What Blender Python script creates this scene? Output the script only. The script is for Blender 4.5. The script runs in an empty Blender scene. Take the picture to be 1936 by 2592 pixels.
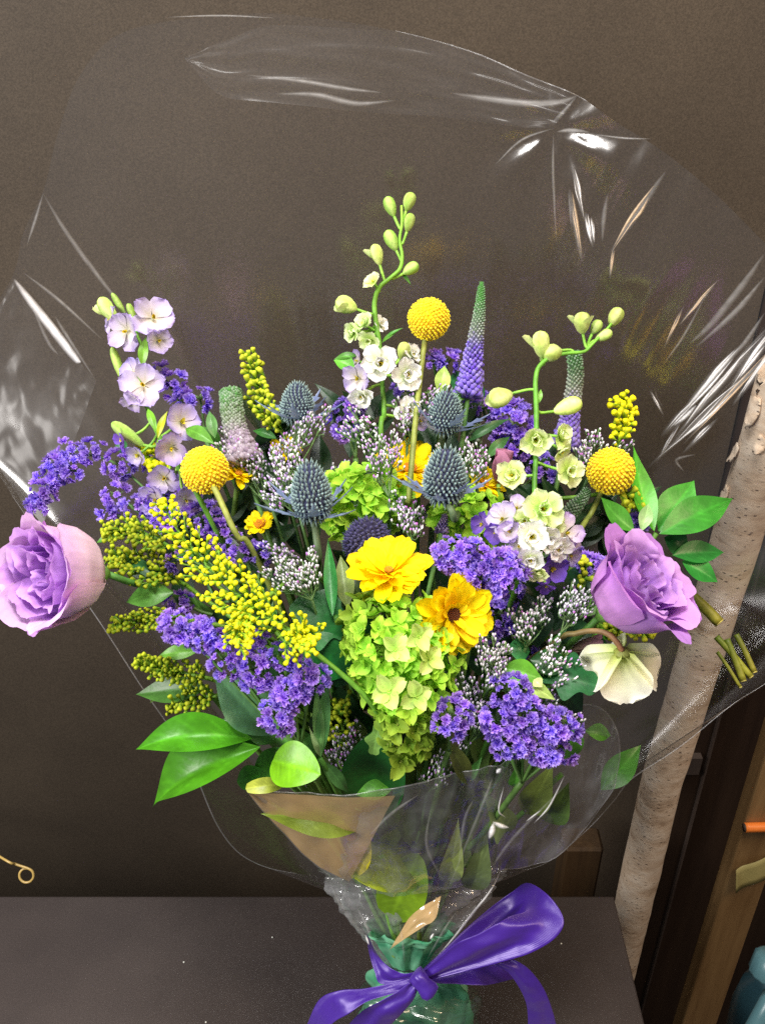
import bpy, math, random
from mathutils import Vector, Matrix, noise
rnd = random.Random(11)
R_ = math.radians
SC = bpy.context.scene
COL = SC.collection

# ------------------------------------------------------------------ camera, world, lights, exposure
PITCH = R_(32.0); FPX = 2338.0                       # photograph is 1936 x 2592 px
CAM = Vector((0, 0, 0.97))
RT = Vector((1, 0, 0)); FW = Vector((0, math.cos(PITCH), -math.sin(PITCH))); UP = Vector((0, math.sin(PITCH), math.cos(PITCH)))
cd = bpy.data.cameras.new("camera"); cam = bpy.data.objects.new("camera", cd); COL.objects.link(cam)
cam.location = CAM; cam.rotation_euler = (R_(90) - PITCH, 0, 0)
cd.sensor_fit = 'VERTICAL'; cd.sensor_height = 24.0; cd.lens = 24.0 * FPX / 2592.0
cd.clip_start = 0.02; cd.clip_end = 50
SC.camera = cam
w = bpy.data.worlds.new("World"); SC.world = w; w.use_nodes = True
w.node_tree.nodes["Background"].inputs[0].default_value = (0.95, 0.93, 1.0, 1)
w.node_tree.nodes["Background"].inputs[1].default_value = 0.14
def lamp(name, loc, target, size, power, col):
    l = bpy.data.lights.new(name, 'AREA'); l.shape = 'RECTANGLE'; l.size, l.size_y = size; l.energy = power; l.color = col
    o = bpy.data.objects.new(name, l); COL.objects.link(o); o.location = loc
    o.rotation_euler = (Vector(target) - Vector(loc)).to_track_quat('-Z', 'Y').to_euler()
    return o
lamp("ceiling_lamp", (-0.12, 0.42, 2.25), (0, 0.58, 0.5), (1.0, 0.4), 38, (1.0, 0.97, 0.93))
lamp("warm_spot_lamp", (0.95, 0.05, 1.75), (0.1, 0.65, 0.55), (0.45, 0.45), 13, (1.0, 0.74, 0.48))
lamp("front_fill_lamp", (-1.75, -0.45, 1.5), (0, 0.6, 0.42), (0.9, 0.6), 52, (1.0, 0.96, 0.92))  # added off-frame fill for the camera-facing sides, placed clear of the film's mirror
SC.view_settings.view_transform = 'Standard'; SC.view_settings.look = 'None'
SC.view_settings.exposure = 0.30; SC.view_settings.gamma = 1.0
SC.render.engine = 'CYCLES'
SC.cycles.transparent_max_bounces = 24; SC.cycles.max_bounces = 10
SC.cycles.use_denoising = False
SC.cycles.caustics_reflective = False; SC.cycles.caustics_refractive = False; SC.cycles.sample_clamp_indirect = 1.6

# ------------------------------------------------------------------ helpers
def P(x, y, d):
    return CAM + FW * d + RT * (d * (x - 968) / FPX) + UP * (d * (1296 - y) / FPX)
def S(px, d): return px * d / FPX
def dirp(dx, dy, toward=0.0):
    return (RT * dx - UP * dy - FW * toward).normalized()
def lerp(a, b, t): return a + (b - a) * t
def mix3(a, b, t):
    t = max(0., min(1., t)); return tuple(a[i] + (b[i] - a[i]) * t for i in range(3))
def srgb(r, g, b):
    f = lambda v: v / 12.92 if v <= .04045 else ((v + .055) / 1.055) ** 2.4
    return (f(r / 255.), f(g / 255.), f(b / 255.))
_DY = [(0, .79), (500, .775), (900, .775), (1100, .755), (1300, .725), (1500, .695), (1650, .675), (1850, .675), (2000, .70), (2200, .78), (2450, .86), (2600, .89)]
def D(x, y, off=0.0):
    d = _DY[-1][1]
    for (a, da), (b, db) in zip(_DY, _DY[1:]):
        if y <= b: d = da + (db - da) * max(0, (y - a)) / (b - a); break
    return d + .035 * ((x - 1000) / 650.) ** 2 + off
def PD(x, y, off=0.0): return P(x, y, D(x, y, off))
def frame(o, z, up=None, roll=0.0):
    z = z.normalized(); up = up or UP
    x = up.cross(z)
    if x.length < 1e-3: x = RT.cross(z)
    x.normalize(); y = z.cross(x)
    m = Matrix((x, y, z)).transposed().to_4x4(); m.translation = o
    return m @ Matrix.Rotation(roll, 4, 'Z') if roll else m
def catmull(pts, n):
    pts = [Vector(p) for p in pts]; out = []
    if len(pts) == 2: return [pts[0].lerp(pts[1], i / n) for i in range(n + 1)]
    for i in range(n + 1):
        u = i / n * (len(pts) - 1); k = min(int(u), len(pts) - 2); t = u - k
        p1, p2 = pts[k], pts[k + 1]
        p0 = pts[k - 1] if k else p1 * 2 - p2
        p3 = pts[k + 2] if k + 2 < len(pts) else p2 * 2 - p1
        out.append(0.5 * ((2 * p1) + (p2 - p0) * t + (2 * p0 - 5 * p1 + 4 * p2 - p3) * t * t + (3 * p1 - p0 - 3 * p2 + p3) * t ** 3))
    return out

class MB:
    def __init__(s): s.v = []; s.f = []; s.c = []
    def add(s, vs, fs, cs):
        b = len(s.v); s.v += [tuple(p) for p in vs]; s.c += list(cs); s.f += [tuple(i + b for i in f) for f in fs]
    def tube(s, pts, r, col, n=6, cap=True):
        m = len(pts); rr = r if callable(r) else (lambda t: r); cc = col if callable(col) else (lambda t: col)
        vs = []; fs = []; cs = []; nx = None
        for i, p in enumerate(pts):
            tg = (pts[min(i + 1, m - 1)] - pts[max(i - 1, 0)]).normalized()
            if nx is None: nx = tg.orthogonal().normalized()
            nx = (nx - tg * nx.dot(tg)).normalized(); ny = tg.cross(nx)
            for k in range(n):
                a = 2 * math.pi * k / n
                vs.append(p + (nx * math.cos(a) + ny * math.sin(a)) * rr(i / (m - 1))); cs.append(cc(i / (m - 1)))
        for i in range(m - 1):
            for k in range(n):
                fs.append((i * n + k, i * n + (k + 1) % n, (i + 1) * n + (k + 1) % n, (i + 1) * n + k))
        if cap: fs.append(tuple(range(n))[::-1]); fs.append(tuple(range((m - 1) * n, m * n)))
        s.add(vs, fs, cs)
    def lathe(s, prof, col, n=8, rf=None, mat=None):
        """prof: list of (z, r); col(t, a)"""
        vs = []; fs = []; cs = []; m = len(prof)
        for i, (z, r) in enumerate(prof):
            for k in range(n):
                a = 2 * math.pi * k / n; q = r * (rf(i / (m - 1), a) if rf else 1)
                p = Vector((q * math.cos(a), q * math.sin(a), z)); vs.append(mat @ p if mat else p)
                cs.append(col(i / (m - 1), a) if callable(col) else col)
        for i in range(m - 1):
            for k in range(n):
                fs.append((i * n + k, i * n + (k + 1) % n, (i + 1) * n + (k + 1) % n, (i + 1) * n + k))
        fs.append(tuple(range(n))[::-1]); fs.append(tuple(range((m - 1) * n, m * n)))
        s.add(vs, fs, cs)
    def box(s, x0, y0, z0, x1, y1, z1, col=(1, 1, 1)):
        vs = [(x, y, z) for z in (z0, z1) for y in (y0, y1) for x in (x0, x1)]
        s.add(vs, [(0, 2, 3, 1), (4, 5, 7, 6), (0, 1, 5, 4), (2, 6, 7, 3), (0, 4, 6, 2), (1, 3, 7, 5)], [col] * 8)
    def mesh(s, name, mat, smooth=True):
        me = bpy.data.meshes.new(name); me.from_pydata(s.v, [], s.f); me.update()
        a = me.color_attributes.new("Col", 'FLOAT_COLOR', 'POINT')
        buf = []
        for c in s.c: buf += [c[0], c[1], c[2], 1.0]
        a.data.foreach_set("color", buf)
        if smooth: me.shade_smooth()
        if mat: me.materials.append(mat)
        return me
W = {}
def link(name, me, parent=None, M=None, kind=None):
    o = bpy.data.objects.new(name, me); COL.objects.link(o)
    M = M if M is not None else Matrix.Identity(4)
    if parent is not None:
        o.parent = parent; o.matrix_basis = W[parent.name].inverted() @ M
    else: o.matrix_basis = M
    W[o.name] = M.copy()
    if kind: o["kind"] = kind
    return o
def thing(name, label, cat, loc, group=None):
    o = link(name, None, None, Matrix.Translation(loc)); o.empty_display_size = .01
    o["label"] = label; o["category"] = cat
    if group: o["group"] = group
    return o
def tag(o, label, cat, group=None):
    o["label"] = label; o["category"] = cat
    if group: o["group"] = group
    return o

# ------------------------------------------------------------------ materials
def nodes(name):
    m = bpy.data.materials.new(name); m.use_nodes = True
    nt = m.node_tree; nt.nodes.clear(); out = nt.nodes.new('ShaderNodeOutputMaterial')
    return m, nt, out
def N(nt, t, **kw):
    n = nt.nodes.new(t)
    for k, v in kw.items():
        if isinstance(k, str) and k in n.inputs: n.inputs[k].default_value = v
        else: setattr(n, k, v)
    return n
def col_mat(name, rough=.5, transl=.25, spec=.35, var=.10, hue=.012, bump=0.0, bscale=400, tint=(1, 1, 1), sheen=0.0, nscale=120, nstr=.18):
    m, nt, out = nodes(name); L = nt.links.new
    at = N(nt, 'ShaderNodeVertexColor'); at.layer_name = "Col"
    oi = N(nt, 'ShaderNodeObjectInfo'); tc = N(nt, 'ShaderNodeTexCoord'); geo = N(nt, 'ShaderNodeNewGeometry')
    nz = N(nt, 'ShaderNodeTexNoise', Scale=nscale, Detail=3.0); L(geo.outputs['Position'], nz.inputs['Vector'])
    mr = N(nt, 'ShaderNodeMapRange'); mr.inputs[1].default_value = .3; mr.inputs[2].default_value = .7
    mr.inputs[3].default_value = 1 - nstr; mr.inputs[4].default_value = 1 + nstr; L(nz.outputs[0], mr.inputs[0])
    rv = N(nt, 'ShaderNodeMapRange'); rv.inputs[3].default_value = 1 - var; rv.inputs[4].default_value = 1 + var; L(oi.outputs['Random'], rv.inputs[0])
    mu = N(nt, 'ShaderNodeMath', operation='MULTIPLY'); L(mr.outputs[0], mu.inputs[0]); L(rv.outputs[0], mu.inputs[1])
    hm = N(nt, 'ShaderNodeMapRange'); hm.inputs[3].default_value = .5 - hue; hm.inputs[4].default_value = .5 + hue
    wn = N(nt, 'ShaderNodeTexWhiteNoise', noise_dimensions='1D'); L(oi.outputs['Random'], wn.inputs['W']); L(wn.outputs['Value'], hm.inputs[0])
    hs = N(nt, 'ShaderNodeHueSaturation'); L(at.outputs['Color'], hs.inputs['Color']); L(mu.outputs[0], hs.inputs['Value']); L(hm.outputs[0], hs.inputs['Hue'])
    pb = N(nt, 'ShaderNodeBsdfPrincipled', Roughness=rough); pb.inputs['Specular IOR Level'].default_value = spec
    if sheen: pb.inputs['Sheen Weight'].default_value = sheen
    L(hs.outputs[0], pb.inputs['Base Color'])
    if bump:
        bz = N(nt, 'ShaderNodeTexNoise', Scale=bscale, Detail=4.0); L(geo.outputs['Position'], bz.inputs['Vector'])
        bp = N(nt, 'ShaderNodeBump', Strength=bump, Distance=.001); L(bz.outputs[0], bp.inputs['Height']); L(bp.outputs[0], pb.inputs['Normal'])
    if transl:
        tr = N(nt, 'ShaderNodeBsdfTranslucent'); L(hs.outputs[0], tr.inputs['Color'])
        mx = N(nt, 'ShaderNodeMixShader', Fac=transl); L(pb.outputs[0], mx.inputs[1]); L(tr.outputs[0], mx.inputs[2]); L(mx.outputs[0], out.inputs[0])
    else: L(pb.outputs[0], out.inputs[0])
    return m
M_PETAL = col_mat("petal", rough=.6, transl=.30, spec=.2, bump=.12, bscale=500, nscale=70, nstr=.10)
M_PAPER = col_mat("papery_petal", rough=.55, transl=.42, spec=.3, var=.22, hue=.015, nscale=300, nstr=.25)
M_LEAF = col_mat("leaf", rough=.38, transl=.22, spec=.45, var=.12, hue=.012, bump=.25, bscale=220, nscale=60, nstr=.22)
M_STEM = col_mat("stem", rough=.5, transl=0, spec=.35, var=.15, hue=.01, nscale=150, nstr=.25)
M_BUD = col_mat("bud", rough=.55, transl=.12, spec=.25, var=.18, hue=.012, nscale=350)
M_FUZZ = col_mat("fuzzy_head", rough=.8, transl=.0, spec=.12, var=.05, hue=.004, nscale=500, nstr=.2, sheen=.3)
M_TISSUE = col_mat("tissue_paper", rough=.6, transl=.3, spec=.3, bump=.35, bscale=150, nscale=50)
M_RIBBON = None

def satin():
    m, nt, out = nodes("satin_ribbon"); L = nt.links.new
    geo = N(nt, 'ShaderNodeNewGeometry'); nz = N(nt, 'ShaderNodeTexNoise', Scale=18., Detail=2.); L(geo.outputs['Position'], nz.inputs['Vector'])
    cr = N(nt, 'ShaderNodeMix', data_type='RGBA'); cr.inputs[6].default_value = (.034, .008, .20, 1); cr.inputs[7].default_value = (.052, .013, .29, 1); L(nz.outputs[0], cr.inputs[0])
    pb = N(nt, 'ShaderNodeBsdfPrincipled', Roughness=.42); L(cr.outputs[2], pb.inputs['Base Color'])
    pb.inputs['Specular IOR Level'].default_value = 1.0; pb.inputs['Specular Tint'].default_value = (.8, .7, 1, 1)
    pb.inputs['Anisotropic'].default_value = .5; pb.inputs['Sheen Weight'].default_value = .25; pb.inputs['Sheen Tint'].default_value = (.5, .3, 1, 1)
    wv = N(nt, 'ShaderNodeTexNoise', Scale=900., Detail=1.); L(geo.outputs['Position'], wv.inputs['Vector'])
    wk = N(nt, 'ShaderNodeTexNoise', Scale=55., Detail=2.); L(geo.outputs['Position'], wk.inputs['Vector']); b0 = N(nt, 'ShaderNodeBump', Strength=.35, Distance=.004); L(wk.outputs[0], b0.inputs['Height'])
    bp = N(nt, 'ShaderNodeBump', Strength=.06, Distance=.0004); L(wv.outputs[0], bp.inputs['Height']); L(b0.outputs[0], bp.inputs['Normal']); L(bp.outputs[0], pb.inputs['Normal'])
    at = N(nt, 'ShaderNodeVertexColor'); at.layer_name = "Col"; sp = N(nt, 'ShaderNodeSeparateColor'); L(at.outputs[0], sp.inputs[0])
    ml = N(nt, 'ShaderNodeMath', operation='MULTIPLY'); L(sp.outputs[1], ml.inputs[0]); ml.inputs[1].default_value = 190.
    sn = N(nt, 'ShaderNodeMath', operation='SINE'); L(ml.outputs[0], sn.inputs[0])
    b2 = N(nt, 'ShaderNodeBump', Strength=.08, Distance=.0003); L(sn.outputs[0], b2.inputs['Height']); L(bp.outputs[0], b2.inputs['Normal']); L(b2.outputs[0], pb.inputs['Normal'])
    L(pb.outputs[0], out.inputs[0]); return m
M_RIBBON = satin()

def film(name, base=.05, fres=.75, rough=.07, haze=.02, wr=.5, wscale=30., tint=(1, 1, 1), hcol=(.9, .9, .95), dist=.004, det=5.):
    m, nt, out = nodes(name); L = nt.links.new
    geo = N(nt, 'ShaderNodeNewGeometry')
    nz = N(nt, 'ShaderNodeTexNoise', Scale=wscale, Detail=det, Roughness=.55, Distortion=.6); L(geo.outputs['Position'], nz.inputs['Vector'])
    bp = N(nt, 'ShaderNodeBump', Strength=wr, Distance=dist); L(nz.outputs[0], bp.inputs['Height'])
    fr = N(nt, 'ShaderNodeFresnel', IOR=1.45); L(bp.outputs[0], fr.inputs['Normal'])
    io = N(nt, 'ShaderNodeMapRange'); L(geo.outputs['Backfacing'], io.inputs[0]); io.inputs[3].default_value = 1.45; io.inputs[4].default_value = 1 / 1.45; L(io.outputs[0], fr.inputs['IOR'])
    ma = N(nt, 'ShaderNodeMath', operation='MULTIPLY_ADD'); L(fr.outputs[0], ma.inputs[0]); ma.inputs[1].default_value = fres; ma.inputs[2].default_value = base; ma.use_clamp = True
    gl = N(nt, 'ShaderNodeBsdfGlossy', Roughness=rough); L(bp.outputs[0], gl.inputs['Normal'])
    tr = N(nt, 'ShaderNodeBsdfTransparent'); tr.inputs[0].default_value = (.97 * tint[0], .97 * tint[1], .97 * tint[2], 1)
    df = N(nt, 'ShaderNodeBsdfDiffuse'); df.inputs[0].default_value = (*hcol, 1)
    tl = N(nt, 'ShaderNodeBsdfTranslucent'); tl.inputs[0].default_value = (*hcol, 1)
    m0 = N(nt, 'ShaderNodeMixShader', Fac=.45); L(df.outputs[0], m0.inputs[1]); L(tl.outputs[0], m0.inputs[2])
    hr = N(nt, 'ShaderNodeMapRange'); hr.inputs[1].default_value = .3; hr.inputs[2].default_value = .72; hr.inputs[3].default_value = haze * .5; hr.inputs[4].default_value = min(1, haze * 1.5); L(nz.outputs[0], hr.inputs[0])
    m1 = N(nt, 'ShaderNodeMixShader'); L(hr.outputs[0], m1.inputs[0]); L(tr.outputs[0], m1.inputs[1]); L(m0.outputs[0], m1.inputs[2])
    m2 = N(nt, 'ShaderNodeMixShader'); L(ma.outputs[0], m2.inputs[0]); L(m1.outputs[0], m2.inputs[1]); L(gl.outputs[0], m2.inputs[2])
    L(m2.outputs[0], out.inputs[0]); return m
M_FILM = film("clear_film", base=.10, fres=.7, rough=.19, haze=.006, wr=.2, wscale=12., det=1.5)
M_FILM_F = film("clear_film_front", base=.04, fres=1.0, rough=.08, haze=.14, wr=.5, wscale=28.)  # milky haze stands in for the bright room reflected in the front film
M_FILM_N = film("clear_film_gathered", base=.10, fres=1.4, rough=.13, haze=.26, wr=1.0, wscale=26., dist=.014)
M_EDGE = film("film_edge", base=.06, fres=.4, rough=.3, haze=.10, wr=.1)
M_FLAP_REFL = film("flap_warm_reflection", base=.08, fres=.7, rough=.15, haze=.72, wr=.15, wscale=9., hcol=(.95, .64, .30))  # peach haze colour paints a warm reflection into the film

def solid(name, c1, c2, scale, rough, bump=.2, bscale=300., spec=.3, stretch=None, speck=None, detail=5.):
    m, nt, out = nodes(name); L = nt.links.new
    geo = N(nt, 'ShaderNodeNewGeometry'); mp = N(nt, 'ShaderNodeMapping'); L(geo.outputs['Position'], mp.inputs['Vector'])
    if stretch: mp.inputs['Scale'].default_value = stretch
    nz = N(nt, 'ShaderNodeTexNoise', Scale=scale, Detail=detail, Roughness=.6); L(mp.outputs[0], nz.inputs['Vector'])
    rg = N(nt, 'ShaderNodeMapRange'); rg.inputs[1].default_value = .3; rg.inputs[2].default_value = .7; L(nz.outputs[0], rg.inputs[0])
    cr = N(nt, 'ShaderNodeMix', data_type='RGBA'); cr.inputs[6].default_value = (*c1, 1); cr.inputs[7].default_value = (*c2, 1); L(rg.outputs[0], cr.inputs[0])
    pb = N(nt, 'ShaderNodeBsdfPrincipled', Roughness=rough); pb.inputs['Specular IOR Level'].default_value = spec
    src = cr.outputs[2]
    fz = N(nt, 'ShaderNodeTexNoise', Scale=bscale, Detail=3., Roughness=.7); L(mp.outputs[0] if stretch else geo.outputs['Position'], fz.inputs['Vector'])
    if speck:
        sr = N(nt, 'ShaderNodeMapRange'); sr.inputs[1].default_value = .35; sr.inputs[2].default_value = .65; sr.inputs[3].default_value = 1 - speck; sr.inputs[4].default_value = 1 + speck
        L(fz.outputs[0], sr.inputs[0])
        hs = N(nt, 'ShaderNodeHueSaturation'); L(src, hs.inputs['Color']); L(sr.outputs[0], hs.inputs['Value']); src = hs.outputs[0]
    L(src, pb.inputs['Base Color'])
    bp = N(nt, 'ShaderNodeBump', Strength=bump, Distance=.002); L(fz.outputs[0], bp.inputs['Height']); L(bp.outputs[0], pb.inputs['Normal'])
    L(pb.outputs[0], out.inputs[0]); return m
M_WALL = solid("brown_wall_paint", (.043, .033, .024), (.074, .057, .040), 1.8, .6, bump=.14, bscale=650., speck=.26)
M_TABLE = solid("dark_table_laminate", (.032, .025, .024), (.052, .041, .038), 6., .42, bump=.08, bscale=700., spec=.4, speck=.25)
M_DOOR = solid("dark_door_wood", (.020, .011, .007), (.036, .021, .013), 8., .5, bump=.2, bscale=60., stretch=(6, 6, .5))
M_TRIM = solid("dark_trim_edge", (.05, .036, .03), (.075, .055, .045), 8., .4, bump=.1)
M_TAN = solid("raw_board_wood", (.22, .125, .05), (.34, .21, .09), 14., .55, bump=.25, bscale=40., stretch=(5, 5, .35))
M_LIGHT_PATCH = solid("light_patch_brown", (.034, .018, .007), (.060, .033, .013), 14., .6, bump=.2, bscale=40., stretch=(5, 5, .35))
M_TEAL = solid("teal_plastic", (.018, .055, .075), (.028, .075, .095), 12., .35, bump=.05, spec=.5)
M_TEAL2 = solid("pale_teal_plastic", (.06, .14, .165), (.09, .19, .21), 12., .3, bump=.05, spec=.5)
M_ORANGE = solid("orange_paint", (.75, .19, .03), (.85, .26, .05), 30., .4, bump=.05)
M_TAPE = solid("khaki_tape", (.24, .20, .07), (.30, .26, .10), 30., .45, bump=.1)
M_BRASS = solid("brass_wire", (.42, .28, .08), (.55, .38, .12), 60., .35, bump=.05, spec=.7)
def birch():
    m, nt, out = nodes("birch_bark"); L = nt.links.new
    geo = N(nt, 'ShaderNodeNewGeometry'); mp = N(nt, 'ShaderNodeMapping'); mp.inputs['Scale'].default_value = (1, 1, 2.2); L(geo.outputs['Position'], mp.inputs['Vector'])
    nz = N(nt, 'ShaderNodeTexNoise', Scale=22., Detail=6., Roughness=.65); L(mp.outputs[0], nz.inputs['Vector'])
    ra = N(nt, 'ShaderNodeValToRGB'); L(nz.outputs[0], ra.inputs[0]); e = ra.color_ramp.elements
    e[0].position = .22; e[0].color = (.20, .11, .05, 1); e[1].position = .62; e[1].color = (.74, .62, .49, 1)
    k = e.new(.44); k.color = (.60, .46, .33, 1)
    # lenticels: short dark dashes
    m2 = N(nt, 'ShaderNodeMapping'); m2.inputs['Scale'].default_value = (1, 1, 2.8); L(geo.outputs['Position'], m2.inputs['Vector'])
    vo = N(nt, 'ShaderNodeTexVoronoi', Scale=95.); L(m2.outputs[0], vo.inputs['Vector'])
    th = N(nt, 'ShaderNodeMapRange'); th.inputs[1].default_value = .13; th.inputs[2].default_value = .24; th.inputs[3].default_value = 1; th.inputs[4].default_value = 0; L(vo.outputs['Distance'], th.inputs[0])
    n3 = N(nt, 'ShaderNodeTexNoise', Scale=30.); L(geo.outputs['Position'], n3.inputs['Vector'])
    t3 = N(nt, 'ShaderNodeMapRange'); t3.inputs[1].default_value = .36; t3.inputs[2].default_value = .5; L(n3.outputs[0], t3.inputs[0])
    mm = N(nt, 'ShaderNodeMath', operation='MULTIPLY'); L(th.outputs[0], mm.inputs[0]); L(t3.outputs[0], mm.inputs[1])
    mx = N(nt, 'ShaderNodeMix', data_type='RGBA'); L(mm.outputs[0], mx.inputs[0]); L(ra.outputs[0], mx.inputs[6]); mx.inputs[7].default_value = (.06, .03, .018, 1)
    pb = N(nt, 'ShaderNodeBsdfPrincipled', Roughness=.75); L(mx.outputs[2], pb.inputs['Base Color'])
    b1 = N(nt, 'ShaderNodeBump', Strength=.35, Distance=.003); L(nz.outputs[0], b1.inputs['Height']); L(b1.outputs[0], pb.inputs['Normal'])
    L(pb.outputs[0], out.inputs[0]); return m
M_BIRCH = birch()

# ------------------------------------------------------------------ setting
def struct(name, mb, mat, kind='structure', smooth=False, bevel=0):
    o = link(name, mb.mesh(name, mat, smooth), None, None, kind)
    if bevel:
        b = o.modifiers.new("bevel", 'BEVEL'); b.width = bevel; b.segments = 2
    return o
YW = 0.95
b = MB(); b.box(-1.6, YW, -1.0, 0.402, YW + .06, 2.2); struct("wall", b, M_WALL)
b = MB(); b.box(-2.2, -1.5, -1.04, 2.2, 2.2, -1.0); struct("floor", b, M_DOOR)
t = thing("display_table", "dark brown table under the bouquet, its back edge showing", "table", (0, .4, 0))
b = MB(); b.box(-1.2, -.25, -.035, .275, .69, 0.0)
o = link("table_top", b.mesh("table_top", M_TABLE, False), t); bv = o.modifiers.new("bevel", 'BEVEL'); bv.width = .002; bv.segments = 2
b = MB(); b.box(-1.15, -.2, -1.0, .255, .665, -.0355); link("cabinet_body", b.mesh("cabinet_body", M_TABLE, False), t)
t = thing("dark_door", "dark brown wooden door and frame behind the birch pole", "door", (.8, YW, -1))
b = MB(); b.box(.472, YW + .01, -1., 1.7, YW + .05, 2.2); link("door_panel", b.mesh("door_panel", M_DOOR, False), t)
b = MB(); b.box(.404, YW - .004, -1., .468, YW + .05, 2.2); link("door_frame", b.mesh("door_frame", M_DOOR, False), t)
b = MB(); b.box(.4685, YW - .010, -1., .4715, YW + .05, 2.2); link("frame_edge", b.mesh("frame_edge", M_TRIM, False), t)
b = MB(); b.box(.428, YW - .016, -.063, .458, YW - .0045, -.03); link("hinge", b.mesh("hinge", M_TRIM, False), t)
# pole
bz = MB(); px0, py0, pr = .3525, .80, .0248
def polerf(tt, a):
    z = -1 + tt * 1.64
    return 1 + .05 * noise.noise(Vector((math.cos(a) * 1.5, math.sin(a) * 1.5, z * 9))) + .03 * noise.noise(Vector((math.cos(a) * 4, math.sin(a) * 4, z * 30))) + .012 * noise.noise(Vector((math.cos(a) * 3, math.sin(a) * 3, z * 140)))
nz_ = 220
prof = [(-1 + 1.64 * i / nz_, pr) for i in range(nz_ + 1)]
bz.lathe(prof, (1, 1, 1), 28, polerf, Matrix.Translation((px0, py0, 0)))
for k in range(28):
    for q in range(1, 4):
        v = bz.v[-k - 1 - (q - 1) * 28]; bz.v[-k - 1 - (q - 1) * 28] = (v[0], v[1], v[2] + (.035 * noise.noise(Vector((k * .45, 2.2, 0))) + .03 * math.sin(k / 28 * 6.283 + 2.0) + .008 * noise.noise(Vector((k * 2.1, 9, 0)))) / q)
bz.v = [(v[0] - .004 + .052 * max(0, v[2] - .08), v[1], v[2]) for v in bz.v]
t = thing("birch_pole", "pale speckled birch pole leaning a little at the right behind the wrap", "pole", (px0, py0, -1))
link("trunk", bz.mesh("trunk", M_BIRCH), t)
for (zz, aa, ln, wd) in ((.60, 200, .03, .007), (.50, 185, .022, .005), (.565, 235, .018, .005), (-.21, 205, .014, .006), (.545, 175, .02, .006)):
    bp_ = MB(); vs = []; fs = []
    for i in range(7):
        for k in range(4):
            u = i / 6; q = k / 3 - .5; a = R_(aa) + q * wd * 2 / pr * math.sin(math.pi * min(1, u * .9 + .1)) ** .5
            rr = pr * (1.0 + .20 * u * u + .05 * rnd.random())
            vs.append((px0 + rr * math.cos(a), py0 + rr * math.sin(a), zz - ln * u + .004 * rnd.random()))
    for i in range(6):
        for k in range(3): fs.append((i * 4 + k, i * 4 + k + 1, i * 4 + k + 5, i * 4 + k + 4))
    vs = [(v[0] - .004 + .052 * max(0, v[2] - .08), v[1], v[2]) for v in vs]; bp_.add(vs, fs, [(1, 1, 1)] * len(vs))
    o = link("bark_peel", bp_.mesh("bark_peel", M_BIRCH), t); sm = o.modifiers.new("solid", 'SOLIDIFY'); sm.thickness = .0012
# board, tape, stick, bottle, light patch block, hook, crumbs
b = MB(); b.box(.468, .80, -1., .522, .83, .62)
o = tag(link("wooden_board", b.mesh("wooden_board", M_TAN, False)), "tan raw wooden board standing on end in front of the dark door", "board")
bv = o.modifiers.new("bevel", 'BEVEL'); bv.width = .003; bv.segments = 2
def ruled(A, B, nu, nv, fn=None):
    """surface between two polylines of (px,py,depth)"""
    a = catmull([P(*p) for p in A], nu); bb = catmull([P(*p) for p in B], nu); vs = []; fs = []
    for i in range(nu + 1):
        for j in range(nv + 1):
            p = a[i].lerp(bb[i], j / nv)
            if fn: p = p + fn(i / nu, j / nv)
            vs.append(p)
    for i in range(nu):
        for j in range(nv):
            q = i * (nv + 1) + j; fs.append((q, q + 1, q + nv + 2, q + nv + 1))
    return vs, fs
b = MB(); vs, fs = ruled([(1863, 2203, 1.225), (1900, 2185, 1.225), (1960, 2158, 1.225)], [(1862, 2262, 1.235), (1900, 2240, 1.235), (1960, 2215, 1.235)], 12, 4, lambda u, v: FW * (.003 * math.sin(u * 7)))
b.add(vs, fs, [(1, 1, 1)] * len(vs)); o = tag(link("tape_strip", b.mesh("tape_strip", M_TAPE)), "khaki strip of tape stuck across the wooden board", "tape"); sm = o.modifiers.new("solid", 'SOLIDIFY'); sm.thickness = .0008
t = thing("orange_stick", "short bright orange stick lying across the top of the board", "stick", P(1884, 2095, 1.19))
b = MB(); b.tube([P(1884 + 10 * i, 2095 - .3 * i, 1.19) for i in range(14)], S(12.5, 1.19), (1, 1, 1), 12); link("shaft", b.mesh("shaft", M_ORANGE, True), t)
b = MB(); b.tube([P(1881, 2095.1, 1.19), P(1884.5, 2095, 1.19)], S(11, 1.19), (1, 1, 1), 12); link("cut_end", b.mesh("cut_end", M_TRIM), t)
t = thing("teal_bottle", "teal plastic spray bottle at the bottom right corner", "bottle", P(1935, 2700, 1.2))
base = P(1884, 2760, 1.28); top_ = P(1965, 2440, 1.08); ax = (top_ - base); LB = ax.length
b = MB(); b.lathe([(0, .034), (.01, .040), (LB * .66, .040), (LB * .8, .034), (LB * .88, .02), (LB * .93, .016)], (1, 1, 1), 28, None, frame(base, ax)); link("body", b.mesh("body", M_TEAL), t)
b = MB(); b.lathe([(0, .017), (.004, .0195), (.026, .0195), (.03, .015)], (1, 1, 1), 24, lambda u, a: 1 + .04 * math.cos(a * 12), frame(P(1935, 2475, 1.05), dirp(.3, -1, .2))); link("cap", b.mesh("cap", M_TEAL2), t)
b = MB(); b.tube(catmull([P(1955, 2520, 1.05), P(1925, 2575, 1.05), P(1880, 2660, 1.06)], 10), .011, (1, 1, 1), 12); link("trigger", b.mesh("trigger", M_TEAL2), t)
b = MB(); b.box(.254, .84, -.62, .308, .88, -.108)  # added block, brown colour standing in for warm light on the wall
o = tag(link("light_patch_block", b.mesh("light_patch_block", M_LIGHT_PATCH, False)), "added block for a warm light patch behind the table by the birch pole", "block")
bv = o.modifiers.new("bevel", 'BEVEL'); bv.width = .004
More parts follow.
